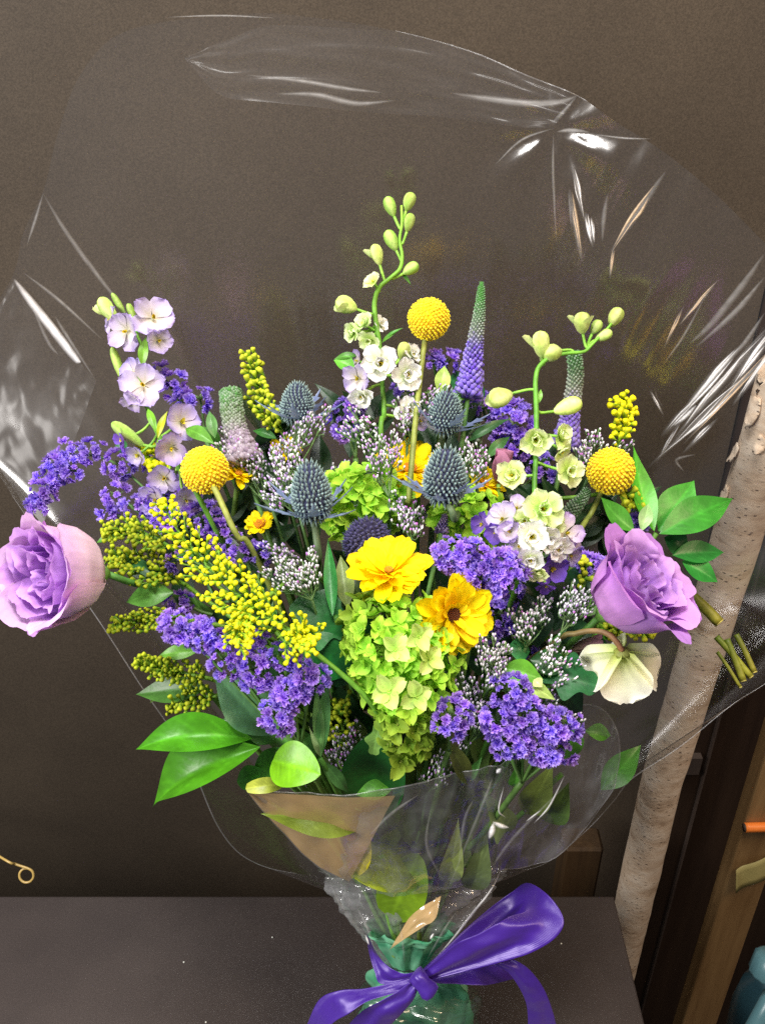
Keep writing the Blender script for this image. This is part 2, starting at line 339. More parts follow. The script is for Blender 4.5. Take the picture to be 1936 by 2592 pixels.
t = thing("wire_hook", "thin brass wire with a curled loop end behind the table", "hook", P(48, 2200, 1.2))
pts = [P(-200, 2040, 1.36), P(0, 2168, 1.2), P(40, 2187, 1.2), P(62, 2200, 1.2)] + [P(68 + 17 * math.cos(a) - 0, 2217 + 17 * math.sin(a), 1.2 + .002 * k) for k, a in enumerate([-1.9, -.9, 0, .9, 1.8, 2.7, 3.6, 4.5])]
pts = pts[:3] + [P(68 + 18 * math.cos(a), 2216 + 18 * math.sin(a), 1.2 + .0006 * k) for k, a in enumerate([-1.3, -.5, .3, 1.1, 1.9, 2.7, 3.5, 4.3, 5.0])]
b = MB(); b.tube(catmull(pts, 70), S(3.2, 1.2), (1, 1, 1), 8); link("wire", b.mesh("wire", M_BRASS), t)
b = MB()
for (x, y) in ((690, 2373), (1420, 2389), (466, 2436), (522, 2588)):
    dd = .97 / (math.sin(PITCH) + (y - 1296) / FPX * math.cos(PITCH)); p = P(x, y, dd)
    b.lathe([(0, .0009), (.0007, .0011), (.0012, .0004)], (.7, .7, .65), 6, None, Matrix.Translation(p))
link("crumbs", b.mesh("crumbs", M_BUD), None, None, "stuff")

# ------------------------------------------------------------------ plant primitives
BIND = Vector((1030, 2410, .885))
def bindpt():
    return P(BIND.x + rnd.uniform(-38, 38), BIND.y + rnd.uniform(-25, 25), BIND.z + rnd.uniform(-.03, .02))
G_STEM = srgb(105, 150, 50); G_DARK = srgb(38, 82, 28); G_MID = srgb(62, 120, 36)
def stem_to_bind(root, head, back, r, col=G_STEM, name="stem", sag=.05, n=22):
    """head: world point, back: direction leaving the head"""
    e = bindpt(); L_ = (e - head).length
    p1 = head + back.normalized() * L_ * .28; p2 = head.lerp(e, .6) + FW * sag
    pts = catmull([head, p1.lerp(head.lerp(e, .3) + FW * sag * .6, .45), p2, e], n)
    b = MB(); b.tube(pts, lambda t: r * (1 + .25 * t), col if callable(col) else (lambda t, c=col: mix3(c, srgb(112, 150, 74), t)), 7)
    return link(name, b.mesh(name, M_STEM), root)
def petal(L=1., Wd=.4, a0=.3, curl=.4, cup=.2, ruf=0., rf=5., seed=0, ns=6, nt=6, prof=None, col=None, tipcut=0.0, wav=0.0, afn=None):
    """petal from the origin along +Y, elevation a0, curls by `curl`; vertex 0 is the base"""
    prof = prof or (lambda s: math.sin(math.pi * min(1, s * .86 + .02)) ** .7)
    vs = [Vector((0, 0, 0))]; cs = [col(0, 0)]; fs = []; y = z = 0.; r_ = random.Random(seed); ph = r_.uniform(0, 6.28); ph2 = r_.uniform(0, 6.28)
    for i in range(1, ns + 1):
        s = i / ns; a = afn(s) if afn else a0 + curl * s; y += L / ns * math.cos(a); z += L / ns * math.sin(a)
        for j in range(nt + 1):
            t = j / nt * 2 - 1; wv = Wd * prof(s)
            q = ruf * s * s * (math.sin(rf * t + ph) + .6 * math.sin(2.3 * rf * t + ph2)) + cup * wv * t * t
            rt = L * (tipcut * (-(t * t)) * s * s + wav * s ** 3 * (math.sin(rf * 1.7 * t + ph2) + .6 * math.sin(rf * 3.1 * t + ph)))
            vs.append(Vector((t * wv * (1 - .15 * abs(cup) * abs(t)), y - q * math.sin(a) + rt * math.cos(a), z + q * math.cos(a) + rt * math.sin(a)))); cs.append(col(s, t))
    for j in range(nt): fs.append((0, 1 + j + 1, 1 + j))
    for i in range(ns - 1):
        for j in range(nt):
            q = 1 + i * (nt + 1) + j; fs.append((q, q + 1, q + nt + 2, q + nt + 1))
    return vs, fs, cs
def rosette(b, items):
    """items: list of (petal data, rotation about z); all share one centre vertex -> one piece"""
    c0 = len(b.v); b.v.append((0, 0, 0)); b.c.append(items[0][0][2][0])
    for (vs, fs, cs), a in items:
        ca, sa = math.cos(a), math.sin(a); off = len(b.v) - 1
        for v, c in zip(vs[1:], cs[1:]): b.v.append((v.x * ca - v.y * sa, v.x * sa + v.y * ca, v.z)); b.c.append(c)
        for f in fs: b.f.append(tuple(c0 if i == 0 else i + off for i in f))
round_prof = lambda s: (max(0., 1 - ((s - .60) / .62) ** 2)) ** .5 * min(1, s * 2.2) if s < .98 else .25
leaf_prof = lambda s: math.sin(math.pi * s ** .85) ** 1.15 + .001
def leaf_part(root, base, tip, wpx, dep=.0, col=G_MID, fold=.25, bend=.12, toward=.8, twist=0., name="leaf", side=None, prof=None, label=None, nrm=None, base_c=None, wav=.02):
    """base/tip = (px,py,depth)"""
    B = P(*base); T = P(*tip); ax = T - B; L_ = ax.length; ax.normalize()
    nv = nrm or (-FW * toward + Vector((0, 0, 1)) * .6 + RT * (side or 0)); nv = (nv - ax * nv.dot(ax)).normalized(); sd = ax.cross(nv)
    wd = S(wpx, (base[2] + tip[2]) / 2) / 2; ns, nt = 28, 12; vs = []; fs = []; cs = []; pf = prof or leaf_prof
    ph = rnd.uniform(0, 6)
    for i in range(ns + 1):
        s = i / ns; tw = twist * s; n2 = nv * math.cos(tw) + sd * math.sin(tw); s2 = sd * math.cos(tw) - nv * math.sin(tw)
        for j in range(nt + 1):
            t = j / nt * 2 - 1; wv = wd * pf(s)
            p = B + ax * (L_ * s) + nv * (L_ * bend * math.sin(math.pi * s)) + s2 * (t * wv) + n2 * (wv * fold * (abs(t) ** 1.3) + wav * wd * math.sin(9 * s + ph + 2 * t) * abs(t))
            vs.append(p); rib = 1.0 + .35 * math.exp(-(t / .07) ** 2) + .30 * max(0, math.cos(2 * math.pi * (s * 8 - abs(t) * 2.0))) ** 5 * (1 - abs(t) ** 3) + .22 * noise.noise(Vector((s * 5, t * 2, ph)))
            c0 = mix3(base_c or col, col, min(1, s * 3)); edge = 1 + .12 * abs(t) ** 4
            cs.append(tuple(min(1, q * rib * edge) for q in c0))
    for i in range(ns):
        for j in range(nt):
            q = i * (nt + 1) + j; fs.append((q, q + nt + 1, q + nt + 2, q + 1))
    b = MB(); b.add([v - W[root.name].translation for v in vs], fs, cs)
    o = link(name, b.mesh(name, M_LEAF), root, W[root.name])
    if label: o["label"] = label
    return o

# ------------------------------------------------------------------ craspedia (yellow balls)
def fib(n):
    for i in range(n):
        z = 1 - 2 * (i + .5) / n; r = math.sqrt(1 - z * z); a = i * 2.399963
        yield Vector((r * math.cos(a), r * math.sin(a), z))
def craspedia_mesh(seed):
    r_ = random.Random(seed); b = MB()
    cg = srgb(226, 182, 14); ct = srgb(255, 238, 40); ct2 = srgb(250, 218, 20)
    vs = []; b.lathe([(math.cos(math.pi * (1 - i / 14)) * .93, max(.02, .93 * math.sin(math.pi * i / 14))) for i in range(15)], cg, 20)
    for q in fib(430):
        q = (q + Vector((r_.uniform(-.035, .035) for _ in range(3)))).normalized(); up_ = Vector((r_.gauss(0, 1), r_.gauss(0, 1), r_.gauss(0, 1)))
        m = frame(q * .92, q, up_); h = r_.uniform(.06, .11); c = mix3(ct, ct2, r_.random()); rr = r_.uniform(.048, .066)
        b.lathe([(-.02, rr * .8), (h * .55, rr), (h * .9, rr * .8), (h * 1.05, rr * .3)], lambda t, a, c=c: mix3(mix3(cg, c, .4), c, t * 2.0), 6, None, m)
    return b.mesh("floret_ball", M_FUZZ)
for i, (x, y, r, off, bk, lab) in enumerate([
    (1085, 808, 54, 0.0, (-6, 60, 0), "yellow ball flower standing highest on a long bare stem"),
    (519, 1190, 61, -.03, (14, 40, -5), "yellow ball flower beside the lavender larkspur, on a tilted stem"),
    (1545, 1193, 61, -.01, (-30, 60, -5), "yellow ball flower between glossy leaves and green larkspur")]):
    c = PD(x, y, off); t = thing("ball_flower", lab, "flower", c, "yellow ball flowers in the bouquet")
    m = frame(c, dirp(rnd.uniform(-.2, .2), -1, .5)) @ Matrix.Rotation(rnd.random() * 6, 4, 'Z') @ Matrix.Scale(S(r, D(x, y, off)), 4)
    link("floret_ball", craspedia_mesh(i), t, m, "stuff")
    cs = srgb(150, 155, 70)
    if i == 0:
        pts = catmull([c, PD(1070, 900, 0), PD(1052, 1060, -.015), PD(1035, 1260, -.01), PD(1030, 1400, .03), bindpt()], 30)
    elif i == 1:
        pts = catmull([c, PD(555, 1260, off), PD(600, 1355, off + .01), PD(690, 1500, .03), bindpt()], 30)
    else:
        pts = catmull([c, PD(1500, 1290, .02), PD(1400, 1500, .05), bindpt()], 30)
    b = MB(); b.tube(pts, S(7.5, .74), lambda u: mix3(cs, srgb(120, 135, 60), u), 8); link("stem", b.mesh("stem", M_STEM), t)

# ------------------------------------------------------------------ thistles (eryngium)
def thistle_mesh(seed, dark=False):
    r_ = random.Random(seed); b = MB()
    c0 = srgb(50, 55, 84); c1 = srgb(70, 88, 100); c2 = srgb(146, 172, 166)
    if dark: c0 = srgb(34, 30, 60); c1 = srgb(50, 46, 88); c2 = srgb(78, 76, 120)
    prof = [(-.95, .25), (-.85, .55), (-.6, .80), (-.25, .90), (.1, .84), (.45, .68), (.75, .44), (.92, .22), (.98, .05)]
    b.lathe(prof, c0, 20)
    rows = 16
    for k in range(rows):
        z = -.85 + 1.8 * k / (rows - 1)
        for (za, ra), (zb, rb) in zip(prof, prof[1:]):
            if za <= z <= zb: rr = ra + (rb - ra) * (z - za) / (zb - za); sl = (ra - rb) / (zb - za); break
        n = max(3, int(2 * math.pi * rr / .215))
        for j in range(n):
            a = 2 * math.pi * (j + .5 * (k % 2)) / n + r_.uniform(-.05, .05)
            nrm_ = Vector((math.cos(a), math.sin(a), sl)).normalized()
            m = frame(Vector((rr * math.cos(a), rr * math.sin(a), z)), (nrm_ + Vector((0, 0, .35))).normalized(), Vector((0, 0, 1)))
            h = r_.uniform(.12, .19); g = r_.random()
            b.lathe([(-.05, .068), (h * .4, .076), (h * .8, .055), (h, .028), (h * 1.55, .006)], lambda t, a_, g=g: mix3(mix3(c0, c1, min(1, .5 + t * 2)), mix3(c1, c2, .75 + .25 * g), (t - .35) * 2.2), 6, None, m)
    return b.mesh("flower_cone", M_FUZZ)
def bract_mesh(seed):
    r_ = random.Random(seed); b = MB(); c = srgb(104, 122, 168); c2 = srgb(150, 166, 196)
    # spine blade with side teeth, one connected strip
    vs = []; fs = []; cs = []; ns = 14
    for i in range(ns + 1):
        s = i / ns; wv = .085 * (1 - s) ** .6 + .006
        tooth = .15 * (1 - s * .7) if (i % 3 == 1 and 1 < i < 13) else 0
        y = s; z = .18 * s * s
        vs += [(-wv - tooth, y + tooth * .9, z + tooth * .2), (0, y, z - .02), (wv + tooth, y + tooth * .9, z + tooth * .2)]
        cs += [mix3(c, c2, s), mix3(c2, c, s), mix3(c, c2, s)]
    for i in range(ns):
        q = i * 3; fs += [(q, q + 1, q + 4, q + 3), (q + 1, q + 2, q + 5, q + 4)]
    b.add(vs, fs, cs); return b.mesh("bract", M_LEAF)
BRACTS = [bract_mesh(k) for k in range(3)]
for i, (x, y, wd, ht, off, tilt, nb, blen, lab) in enumerate([
    (788, 1245, 47, 76, -.045, (-.08, -1, .35), 9, 118, "grey blue thistle with spread spiny bracts left of the middle"),
    (1126, 1205, 50, 72, -.045, (.04, -1, .35), 9, 112, "grey blue thistle in front of the yellow daisies at centre"),
    (1128, 1045, 40, 55, -.01, (.1, -1, .3), 8, 105, "grey blue thistle between white larkspur and purple veronica spike"),
    (753, 1022, 39, 52, .0, (.02, -1, .3), 8, 100, "grey blue thistle at the back, left of the white larkspur"),
    (931, 1365, 56, 56, -.005, (.15, -1, .6), 0, 0, "dark navy thistle ball tucked behind the yellow daisy")]):
    d = D(x, y, off); c = P(x, y, d); ax = dirp(*tilt); t = thing("thistle", lab, "flower", c, "thistles in the bouquet")
    m = frame(c, ax) @ Matrix.Rotation(rnd.random() * 6, 4, 'Z') @ Matrix.Diagonal((S(wd * 1.06, d), S(wd * 1.06, d), S(ht, d), 1))
    link("flower_cone", thistle_mesh(i, i == 4), t, m, "stuff")
    bs = c - ax * S(ht * .9, d)
    for k in range(nb):
        a = 2 * math.pi * k / nb + rnd.uniform(-.15, .15)
        m = frame(bs, ax) @ Matrix.Rotation(a, 4, 'Z') @ Matrix.Rotation(rnd.uniform(.12, .55), 4, 'X') @ Matrix.Scale(S(blen * rnd.uniform(1.05, 1.4), d), 4)
        link("bract", BRACTS[k % 3], t, m)
    if i == 0: pts = catmull([bs, P(806, 1400, d), P(830, 1560, d + .04), bindpt()], 24)
    elif i == 1: pts = catmull([bs, P(1148, 1310, d), P(1150, 1430, d + .06), bindpt()], 24)
    else: pts = catmull([bs, bs - ax * .06 + FW * .02, bs.lerp(P(*BIND), .6) + FW * .05, bindpt()], 24)
    b = MB(); b.tube(pts, S(9, .7), lambda u: mix3(srgb(92, 112, 82), srgb(60, 95, 60), u), 8); link("stem", b.mesh("stem", M_STEM), t)

# ------------------------------------------------------------------ yellow daisies
YA = srgb(255, 232, 16); YB = srgb(250, 212, 6)
def dcol(s, t): return mix3(YB, YA, s * 1.2 + .05 * math.cos(t * 7))
dprof = lambda s: (min(1, .35 + 1.2 * s)) * (math.sqrt(max(0, 1 - ((s - .55) / .47) ** 4)) if s > .55 else 1) + .02
DPET = []
for k in range(5):
    b = MB(); b.add(*petal(1, .215, .24, -.15 + .1 * k, .35, .025, 3., k, 8, 6, dprof, dcol)); DPET.append(b.mesh("petal", M_PETAL))
def disc_mesh(c1, c2):
    b = MB(); b.lathe([(-.05, .9), (.1, 1.0), (.3, .8), (.38, .4), (.36, .05)], c1, 16)
    for q in range(60):
        r = math.sqrt(q / 60) * .92; a = q * 2.4; m = Matrix.Translation((r * math.cos(a), r * math.sin(a), .28 - .12 * r))
        b.lathe([(0, .08), (.15, .09), (.22, .03)], lambda t, a_: mix3(c1, c2, t), 5, None, m)
    return b.mesh("disc", M_FUZZ)
DISC_D = disc_mesh(srgb(60, 24, 8), srgb(120, 60, 12)); DISC_Y = disc_mesh(srgb(170, 90, 5), srgb(245, 180, 10))
for i, (x, y, r, off, ax, n1, dsc, lab) in enumerate([
    (985, 1452, 110, -.035, (-.10, -.85, .75), 20, .10, "big yellow daisy just above the green hydrangea"),
    (1140, 1552, 112, -.03, (.38, .10, .9), 20, .18, "yellow daisy with a dark centre beside the purple statice"),
    (1037, 1192, 92, .015, (.0, -.6, .8), 17, .2, "yellow daisy behind the tall ball flower's stem"),
    (1222, 1228, 62, .02, (.5, -.6, .6), 15, .2, "yellow daisy half hidden right of the centre thistle"),
    (602, 1202, 52, .005, (.4, -.7, .6), 13, .2, "small yellow daisy hiding behind the left ball flower"),
    (660, 1330, 46, .02, (-.2, -.6, .7), 12, .35, "small yellow daisy with ragged petals above the goldenrod"),
    (1222, 1560, 36, .02, (.8, -.2, .5), 10, .2, "small yellow daisy peeping out right of the thick green stem"),
    (725, 1140, 44, .03, (.0, -.5, .8), 12, .25, "yellow daisy deep behind the pale misty sprays")]):
    d = D(x, y, off); c = P(x, y, d); a_ = dirp(*ax); t = thing("yellow_daisy", lab, "flower", c, "yellow daisies in the bouquet")
    fm = frame(c, a_); sc = S(r, d)
    for ring, (n, l, el) in enumerate(((n1, 1.0, -.02), (n1 - 4, .84, .2), (max(5, n1 - 11), .5, .5))):
        for k in range(n):
            a = 2 * math.pi * (k + .5 * ring) / n + rnd.uniform(-.08, .08)
            m = fm @ Matrix.Rotation(a, 4, 'Z') @ Matrix.Rotation(el + rnd.uniform(-.16, .16), 4, 'X') @ Matrix.Rotation(rnd.uniform(-.25, .25), 4, 'Y') @ Matrix.Scale(sc * l * rnd.uniform(.88, 1.08), 4)
            link("petal", rnd.choice(DPET), t, m)
    link("disc", DISC_D if i in (1,) else DISC_Y, t, fm @ Matrix.Translation((0, 0, sc * .13)) @ Matrix.Scale(sc * dsc, 4))
    stem_to_bind(t, c - a_ * sc * .05, -a_, S(7, d), srgb(90, 120, 50))

# ------------------------------------------------------------------ hydrangea heads
def hyd_mesh(seed, ca, cb):
    r_ = random.Random(seed); b = MB(); its = []
    def cf(s, t): return tuple(q * (1 + .18 * math.exp(-(t / .12) ** 2)) for q in mix3(ca, cb, s * .9 + .25 * abs(t)))
    n = 4
    for k in range(n):
        its.append((petal(1 * r_.uniform(.85, 1.1), (.46) * r_.uniform(.85, 1.1), r_.uniform(.25, .85), r_.uniform(-.7, .3), .5, .05, 3, seed * 9 + k, 5, 4, lambda s: math.sin(math.pi * min(1, s * .9 + .06)) ** .75, cf, -.12), k * math.pi / 2 + r_.uniform(-.12, .12)))
    for k in range(3): its.append((petal(.2, .08, 1.2, 0, 0, 0, 1, k, 2, 2, None, lambda s, t: mix3(ca, srgb(240, 245, 150), .6)), k * 2.1))
    rosette(b, its); return b.mesh("floret", M_PETAL)
HA = srgb(122, 186, 40); HB = srgb(184, 228, 80)
HYD = [hyd_mesh(k, HA, HB) for k in range(7)]
HYD_O = [hyd_mesh(20 + k, srgb(110, 150, 40), srgb(150, 182, 62)) for k in range(4)]
HYD_L = [hyd_mesh(40 + k, srgb(160, 200, 80), srgb(216, 232, 140)) for k in range(2)]
def hyd(lab, blobs, off):
    x0, y0 = blobs[0][0], blobs[0][1]; c0 = PD(x0, y0, off + .03); t = thing("hydrangea", lab, "flower", c0, "green hydrangea heads")
    for (x, y, rx, ry, rz, n, fs, meshes) in blobs:
        d = D(x, y, off); k = 0; pts = []
        for q in fib(int(n * 2.1)):
            if q.z < -.12: continue
            pts.append(q)
        for q in pts:
            q = (q + Vector((rnd.uniform(-.12, .12), rnd.uniform(-.12, .12), rnd.uniform(-.12, .12))))
            p = P(x, y, d) + RT * S(q.x * rx, d) + UP * S(q.y * ry, d) - FW * S(q.z * rz, d)
            nd = (RT * q.x / rx + UP * q.y / ry - FW * (q.z / rz)).normalized()
            nd = (nd + Vector((rnd.uniform(-.35, .35), rnd.uniform(-.35, .35), rnd.uniform(-.1, .5)))).normalized()
            link("floret", rnd.choice(meshes), t, frame(p, nd, UP, rnd.random() * 6.28) @ Matrix.Scale(S(fs * rnd.uniform(.8, 1.2), d), 4))
    stem_to_bind(t, c0, dirp(0, 1, -1), S(11, .7), srgb(95, 140, 60))
    return t
h1 = hyd("large lime green hydrangea head at the front, below the daisies", [(1000, 1640, 112, 122, 90, 62, 33, HYD), (945, 1570, 60, 62, 50, 16, 33, HYD_O), (1030, 1735, 92, 85, 70, 30, 34, HYD), (1030, 1845, 62, 62, 45, 20, 32, HYD_O), (1090, 1650, 70, 60, 50, 12, 32, HYD)], -.015)
for (x, y, s, o_) in ((985, 1752, 50, -.065), (1055, 1765, 44, -.06), (1000, 1645, 44, -.062), (1060, 1612, 42, -.06), (1085, 1668, 42, -.055), (1012, 1925, 46, -.03)):
    d = D(x, y, o_); link("floret", rnd.choice(HYD_L if s > 40 and y < 1800 else HYD_O), h1, frame(P(x, y, d), dirp(rnd.uniform(-.4, .4), rnd.uniform(-.4, .2), 1), UP, rnd.random() * 6) @ Matrix.Scale(S(s, d), 4))
hyd("lime green hydrangea head behind the left thistle", [(915, 1270, 95, 78, 60, 44, 33, HYD)], .005)
hyd("lime green hydrangea head below the centre thistle", [(1185, 1310, 78, 62, 50, 28, 30, HYD)], .015)

# ------------------------------------------------------------------ larkspur
def lark_mesh(seed, pal, double):
    r_ = random.Random(seed); b = MB(); base, mid, rim = pal; its = []
    def cf(s, t):
        c = mix3(base, mid, s * 2.0) if s < .5 else mix3(mid, rim, (s - .5) * 2.2)
        return mix3(c, base, .55 * math.exp(-(t / .16) ** 2) * max(0, 1.05 - s))
    for k in range(5):
        its.append((petal(r_.uniform(.9, 1.08), .46 * r_.uniform(.9, 1.1), r_.uniform(.15, .55), r_.uniform(-.3, .5), .25, .05, 4, seed * 31 + k, 7, 6, round_prof, cf, .06, .025), k * 1.2566 + r_.uniform(-.2, .2)))
    if double:
        for k in range(7):
            its.append((petal(r_.uniform(.45, .72), .27, r_.uniform(.7, 1.15), r_.uniform(-.2, .5), .4, .05, 4, seed * 57 + k, 5, 4, round_prof, cf, .05, .03), k * .9 + r_.uniform(-.2, .2)))
    rosette(b, its); return b.mesh("floret", M_PETAL)
PG = (srgb(165, 200, 75), srgb(216, 236, 150), srgb(240, 248, 205))
PW = (srgb(190, 205, 110), srgb(238, 240, 228), srgb(246, 244, 250))
PL = (srgb(205, 200, 165), srgb(205, 190, 222), srgb(160, 140, 210))
PU = (srgb(150, 120, 190), srgb(128, 92, 190), srgb(120, 85, 205))
LK = {n: [lark_mesh(i * 10 + k, p, dbl) for k in range(3)] for i, (n, p, dbl) in enumerate((("g", PG, True), ("w", PW, True), ("l", PL, False), ("u", PU, False), ("m", (PL[0], srgb(222, 210, 232), srgb(186, 164, 226)), False), ("h", PG, False)))}
def eye_mesh(seed):
    r_ = random.Random(seed); b = MB(); its = []
    for k in range(8): its.append((petal(r_.uniform(.2, .34), .07, r_.uniform(.8, 1.3), .2, .1, 0, 1, k, 3, 2, None, lambda s, t: mix3(srgb(165, 175, 60), srgb(235, 215, 60), s)), k * .8 + r_.uniform(-.2, .2)))
    rosette(b, its); return b.mesh("eye", M_PETAL)
EYES = [eye_mesh(k) for k in range(2)]
def bud_mesh(seed, c1, c2, opened=False):
    b = MB()
    b.lathe([(-.52, .10), (-.47, .30), (-.3, .62), (-.05, .88), (.18, .92), (.36, .78), (.47, .5), (.52, .14)],
            lambda t, a: mix3(c1, c2, .25 + .55 * (.5 + .5 * math.cos(3 * a + .6)) - .25 * t), 15, lambda t, a: 1 - .16 * max(0, math.cos(3 * a + seed)) ** 6 - (.06 * math.sin(5 * a) if opened else 0))
    return b.mesh("bud", M_BUD)
BUDS = [bud_mesh(k, srgb(140, 185, 66), srgb(206, 224, 138)) for k in range(3)]
BUDL = [bud_mesh(k + 5, srgb(178, 208, 92), srgb(228, 238, 166), True) for k in range(2)]
SEP = []
for k in range(2):
    b = MB(); b.add(*petal(1, .3, .1, .5, .5, .04, 3, k, 6, 4, round_prof, lambda s, t: mix3(srgb(150, 185, 80), srgb(226, 236, 170), s))); SEP.append(b.mesh("sepal", M_PETAL))
def near(pts, q): return min(pts, key=lambda p: (p - q).length)
def larkspur(lab, stem, off, buds, florets, srad=5.6):
    sp = [PD(x, y, off) for x, y in stem]; pts = catmull(sp + [sp[-1].lerp(P(*BIND), .5) + FW * .04, bindpt()], 60)
    t = thing("larkspur", lab, "flower", sp[-1], "larkspur stems")
    b = MB(); b.tube(pts, lambda u: S(srad, .75) * (.55 + .6 * min(1, u * 2)), lambda u: mix3(srgb(125, 185, 60), srgb(85, 140, 45), u * 1.5), 8); link("stem", b.mesh("stem", M_STEM), t)
    def ped(p, back):
        a = near(pts, p + back * .012); b = MB()
        b.tube(catmull([p, p.lerp(a, .4) + back * .006, a], 6), S(4, .75), srgb(135, 185, 70), 5); link("pedicel", b.mesh("pedicel", M_STEM), t)
    for q in buds:
        x, y, dx, dy, ln, wd, big = q; d = D(x, y, off); p = P(x, y, d); ax = dirp(dx, dy, 12)
        o = link("bud", rnd.choice(BUDL if big else BUDS), t, frame(p, ax, UP, rnd.random() * 6) @ Matrix.Diagonal((S(wd, d), S(wd, d), S(ln, d), 1)))
        ped(p - ax * S(ln * .45, d), -ax)
        if big > 1:
            for k in range(big - 1):
                link("sepal", SEP[k % 2], t, frame(p - ax * S(ln * .35, d), ax, UP) @ Matrix.Rotation(1.5 + k * 2.2 + rnd.random() * .4, 4, 'Z') @ Matrix.Rotation(.45, 4, 'X') @ Matrix.Scale(S(ln * 1.0, d), 4))
    for (x, y, r, kind, dx, dy, tw, o2) in florets:
        d = D(x, y, off + o2); p = P(x, y, d); ax = dirp(dx, dy, tw)
        m = frame(p, ax, UP, rnd.random() * 6) @ Matrix.Scale(S(r, d), 4)
        fo = link("floret", rnd.choice(LK[kind]), t, m)
        link("eye", rnd.choice(EYES), fo, m @ Matrix.Translation((0, 0, .04)))
        ped(p - ax * .001, -ax)
    return t
lkA = larkspur("pale lavender and white larkspur leaning out at the upper left",
    [(330, 770), (345, 840), (365, 895), (352, 960), (372, 1030), (402, 1100), (450, 1180), (520, 1290)], -.01,
    [(275, 785, -22, -34, 70, 20, 2), (302, 770, -20, -34, 62, 9, 0), (300, 925, -14, -50, 92, 13, 0), (325, 1100, -34, -26, 95, 18, 0), (334, 790, -12, -30, 44, 10, 0)],
    [(325, 838, 56, 'm', -.4, .2, .8, -.01), (388, 808, 62, 'm', .35, -.3, .9, -.012), (400, 860, 40, 'm', .5, .4, .8, -.016), (286, 812, 40, 'm', -.8, -.1, .5, 0), (364, 976, 62, 'm', .05, -.1, 1, -.01), (342, 945, 44, 'l', -.5, -.2, .7, 0), (340, 1012, 36, 'm', -.4, .6, .7, -.01), (456, 1070, 56, 'l', .5, -.2, .8, -.01), (435, 1130, 50, 'l', .1, .6, .8, -.02), (315, 1112, 36, 'u', -.7, .2, .5, 0), (352, 1150, 34, 'l', -.4, .3, .7, .01), (418, 1210, 46, 'l', -.1, .2, .8, .01), (400, 1265, 52, 'l', -.4, .1, .7, .015), (470, 1265, 44, 'l', .4, .3, .8, .01)])
for (bs, tp, wv, c) in (((362, 930), (372, 850), 26, srgb(110, 165, 55)), ((375, 1035), (400, 1100), 20, srgb(110, 165, 45)), ((470, 1085), (545, 1125), 40, srgb(80, 145, 45)), ((400, 1110), (425, 1040), 18, srgb(180, 195, 40))):
    leaf_part(lkA, (*bs, D(*bs, -.02)), (*tp, D(*tp, -.02)), wv, col=c)
lkB = larkspur("tall green budded larkspur opening white, at the centre top",
    [(1016, 520), (1017, 568), (1011, 607), (1018, 647), (1012, 680), (990, 702), (960, 728), (948, 765), (950, 804), (956, 844), (961, 880), (966, 950), (972, 1050), (965, 1150)], -.005,
    [(988, 523, -16, -40, 50, 17, 0), (1035, 511, 14, -40, 46, 17, 0), (1035, 564, 10, -40, 46, 15, 0), (991, 609, -20, -38, 54, 18, 0), (1039, 681, 35, -20, 44, 17, 0), (954, 645, -12, -40, 52, 17, 2), (877, 772, -40, -15, 56, 24, 3), (1020, 888, 10, -30, 44, 18, 1)],
    [(946, 716, 30, 'h', -.5, -.5, .7, -.004), (925, 822, 36, 'g', -.5, -.3, .8, -.004), (897, 842, 32, 'g', -.8, .2, .5, 0), (960, 822, 26, 'w', .6, -.2, .6, .005), (935, 860, 30, 'g', -.2, .5, .8, -.008), (962, 922, 54, 'w', -.05, -.05, 1, -.02), (1026, 950, 48, 'w', .4, .1, .9, -.012), (1040, 900, 34, 'w', .6, -.3, .6, .003), (908, 960, 46, 'm', -.5, .1, .8, -.004), (918, 1000, 40, 'w', -.3, .6, .7, -.008), (907, 915, 32, 'l', -.7, -.2, .6, .005), (1035, 1040, 42, 'w', .1, .2, .9, .0), (1060, 1065, 30, 'l', .5, .2, .7, 0)])
for (bs, tp, wv, c) in (((965, 868), (1008, 838), 11, srgb(85, 150, 55)), ((968, 862), (1020, 830), 8, srgb(85, 150, 55)), ((898, 935), (845, 912), 44, srgb(96, 170, 56)), ((1013, 690), (1040, 722), 9, srgb(90, 150, 60)), ((905, 900), (845, 910), 20, srgb(70, 130, 45))):
    leaf_part(lkB, (*bs, D(*bs, .0)), (*tp, D(*tp, .0)), wv, col=c)
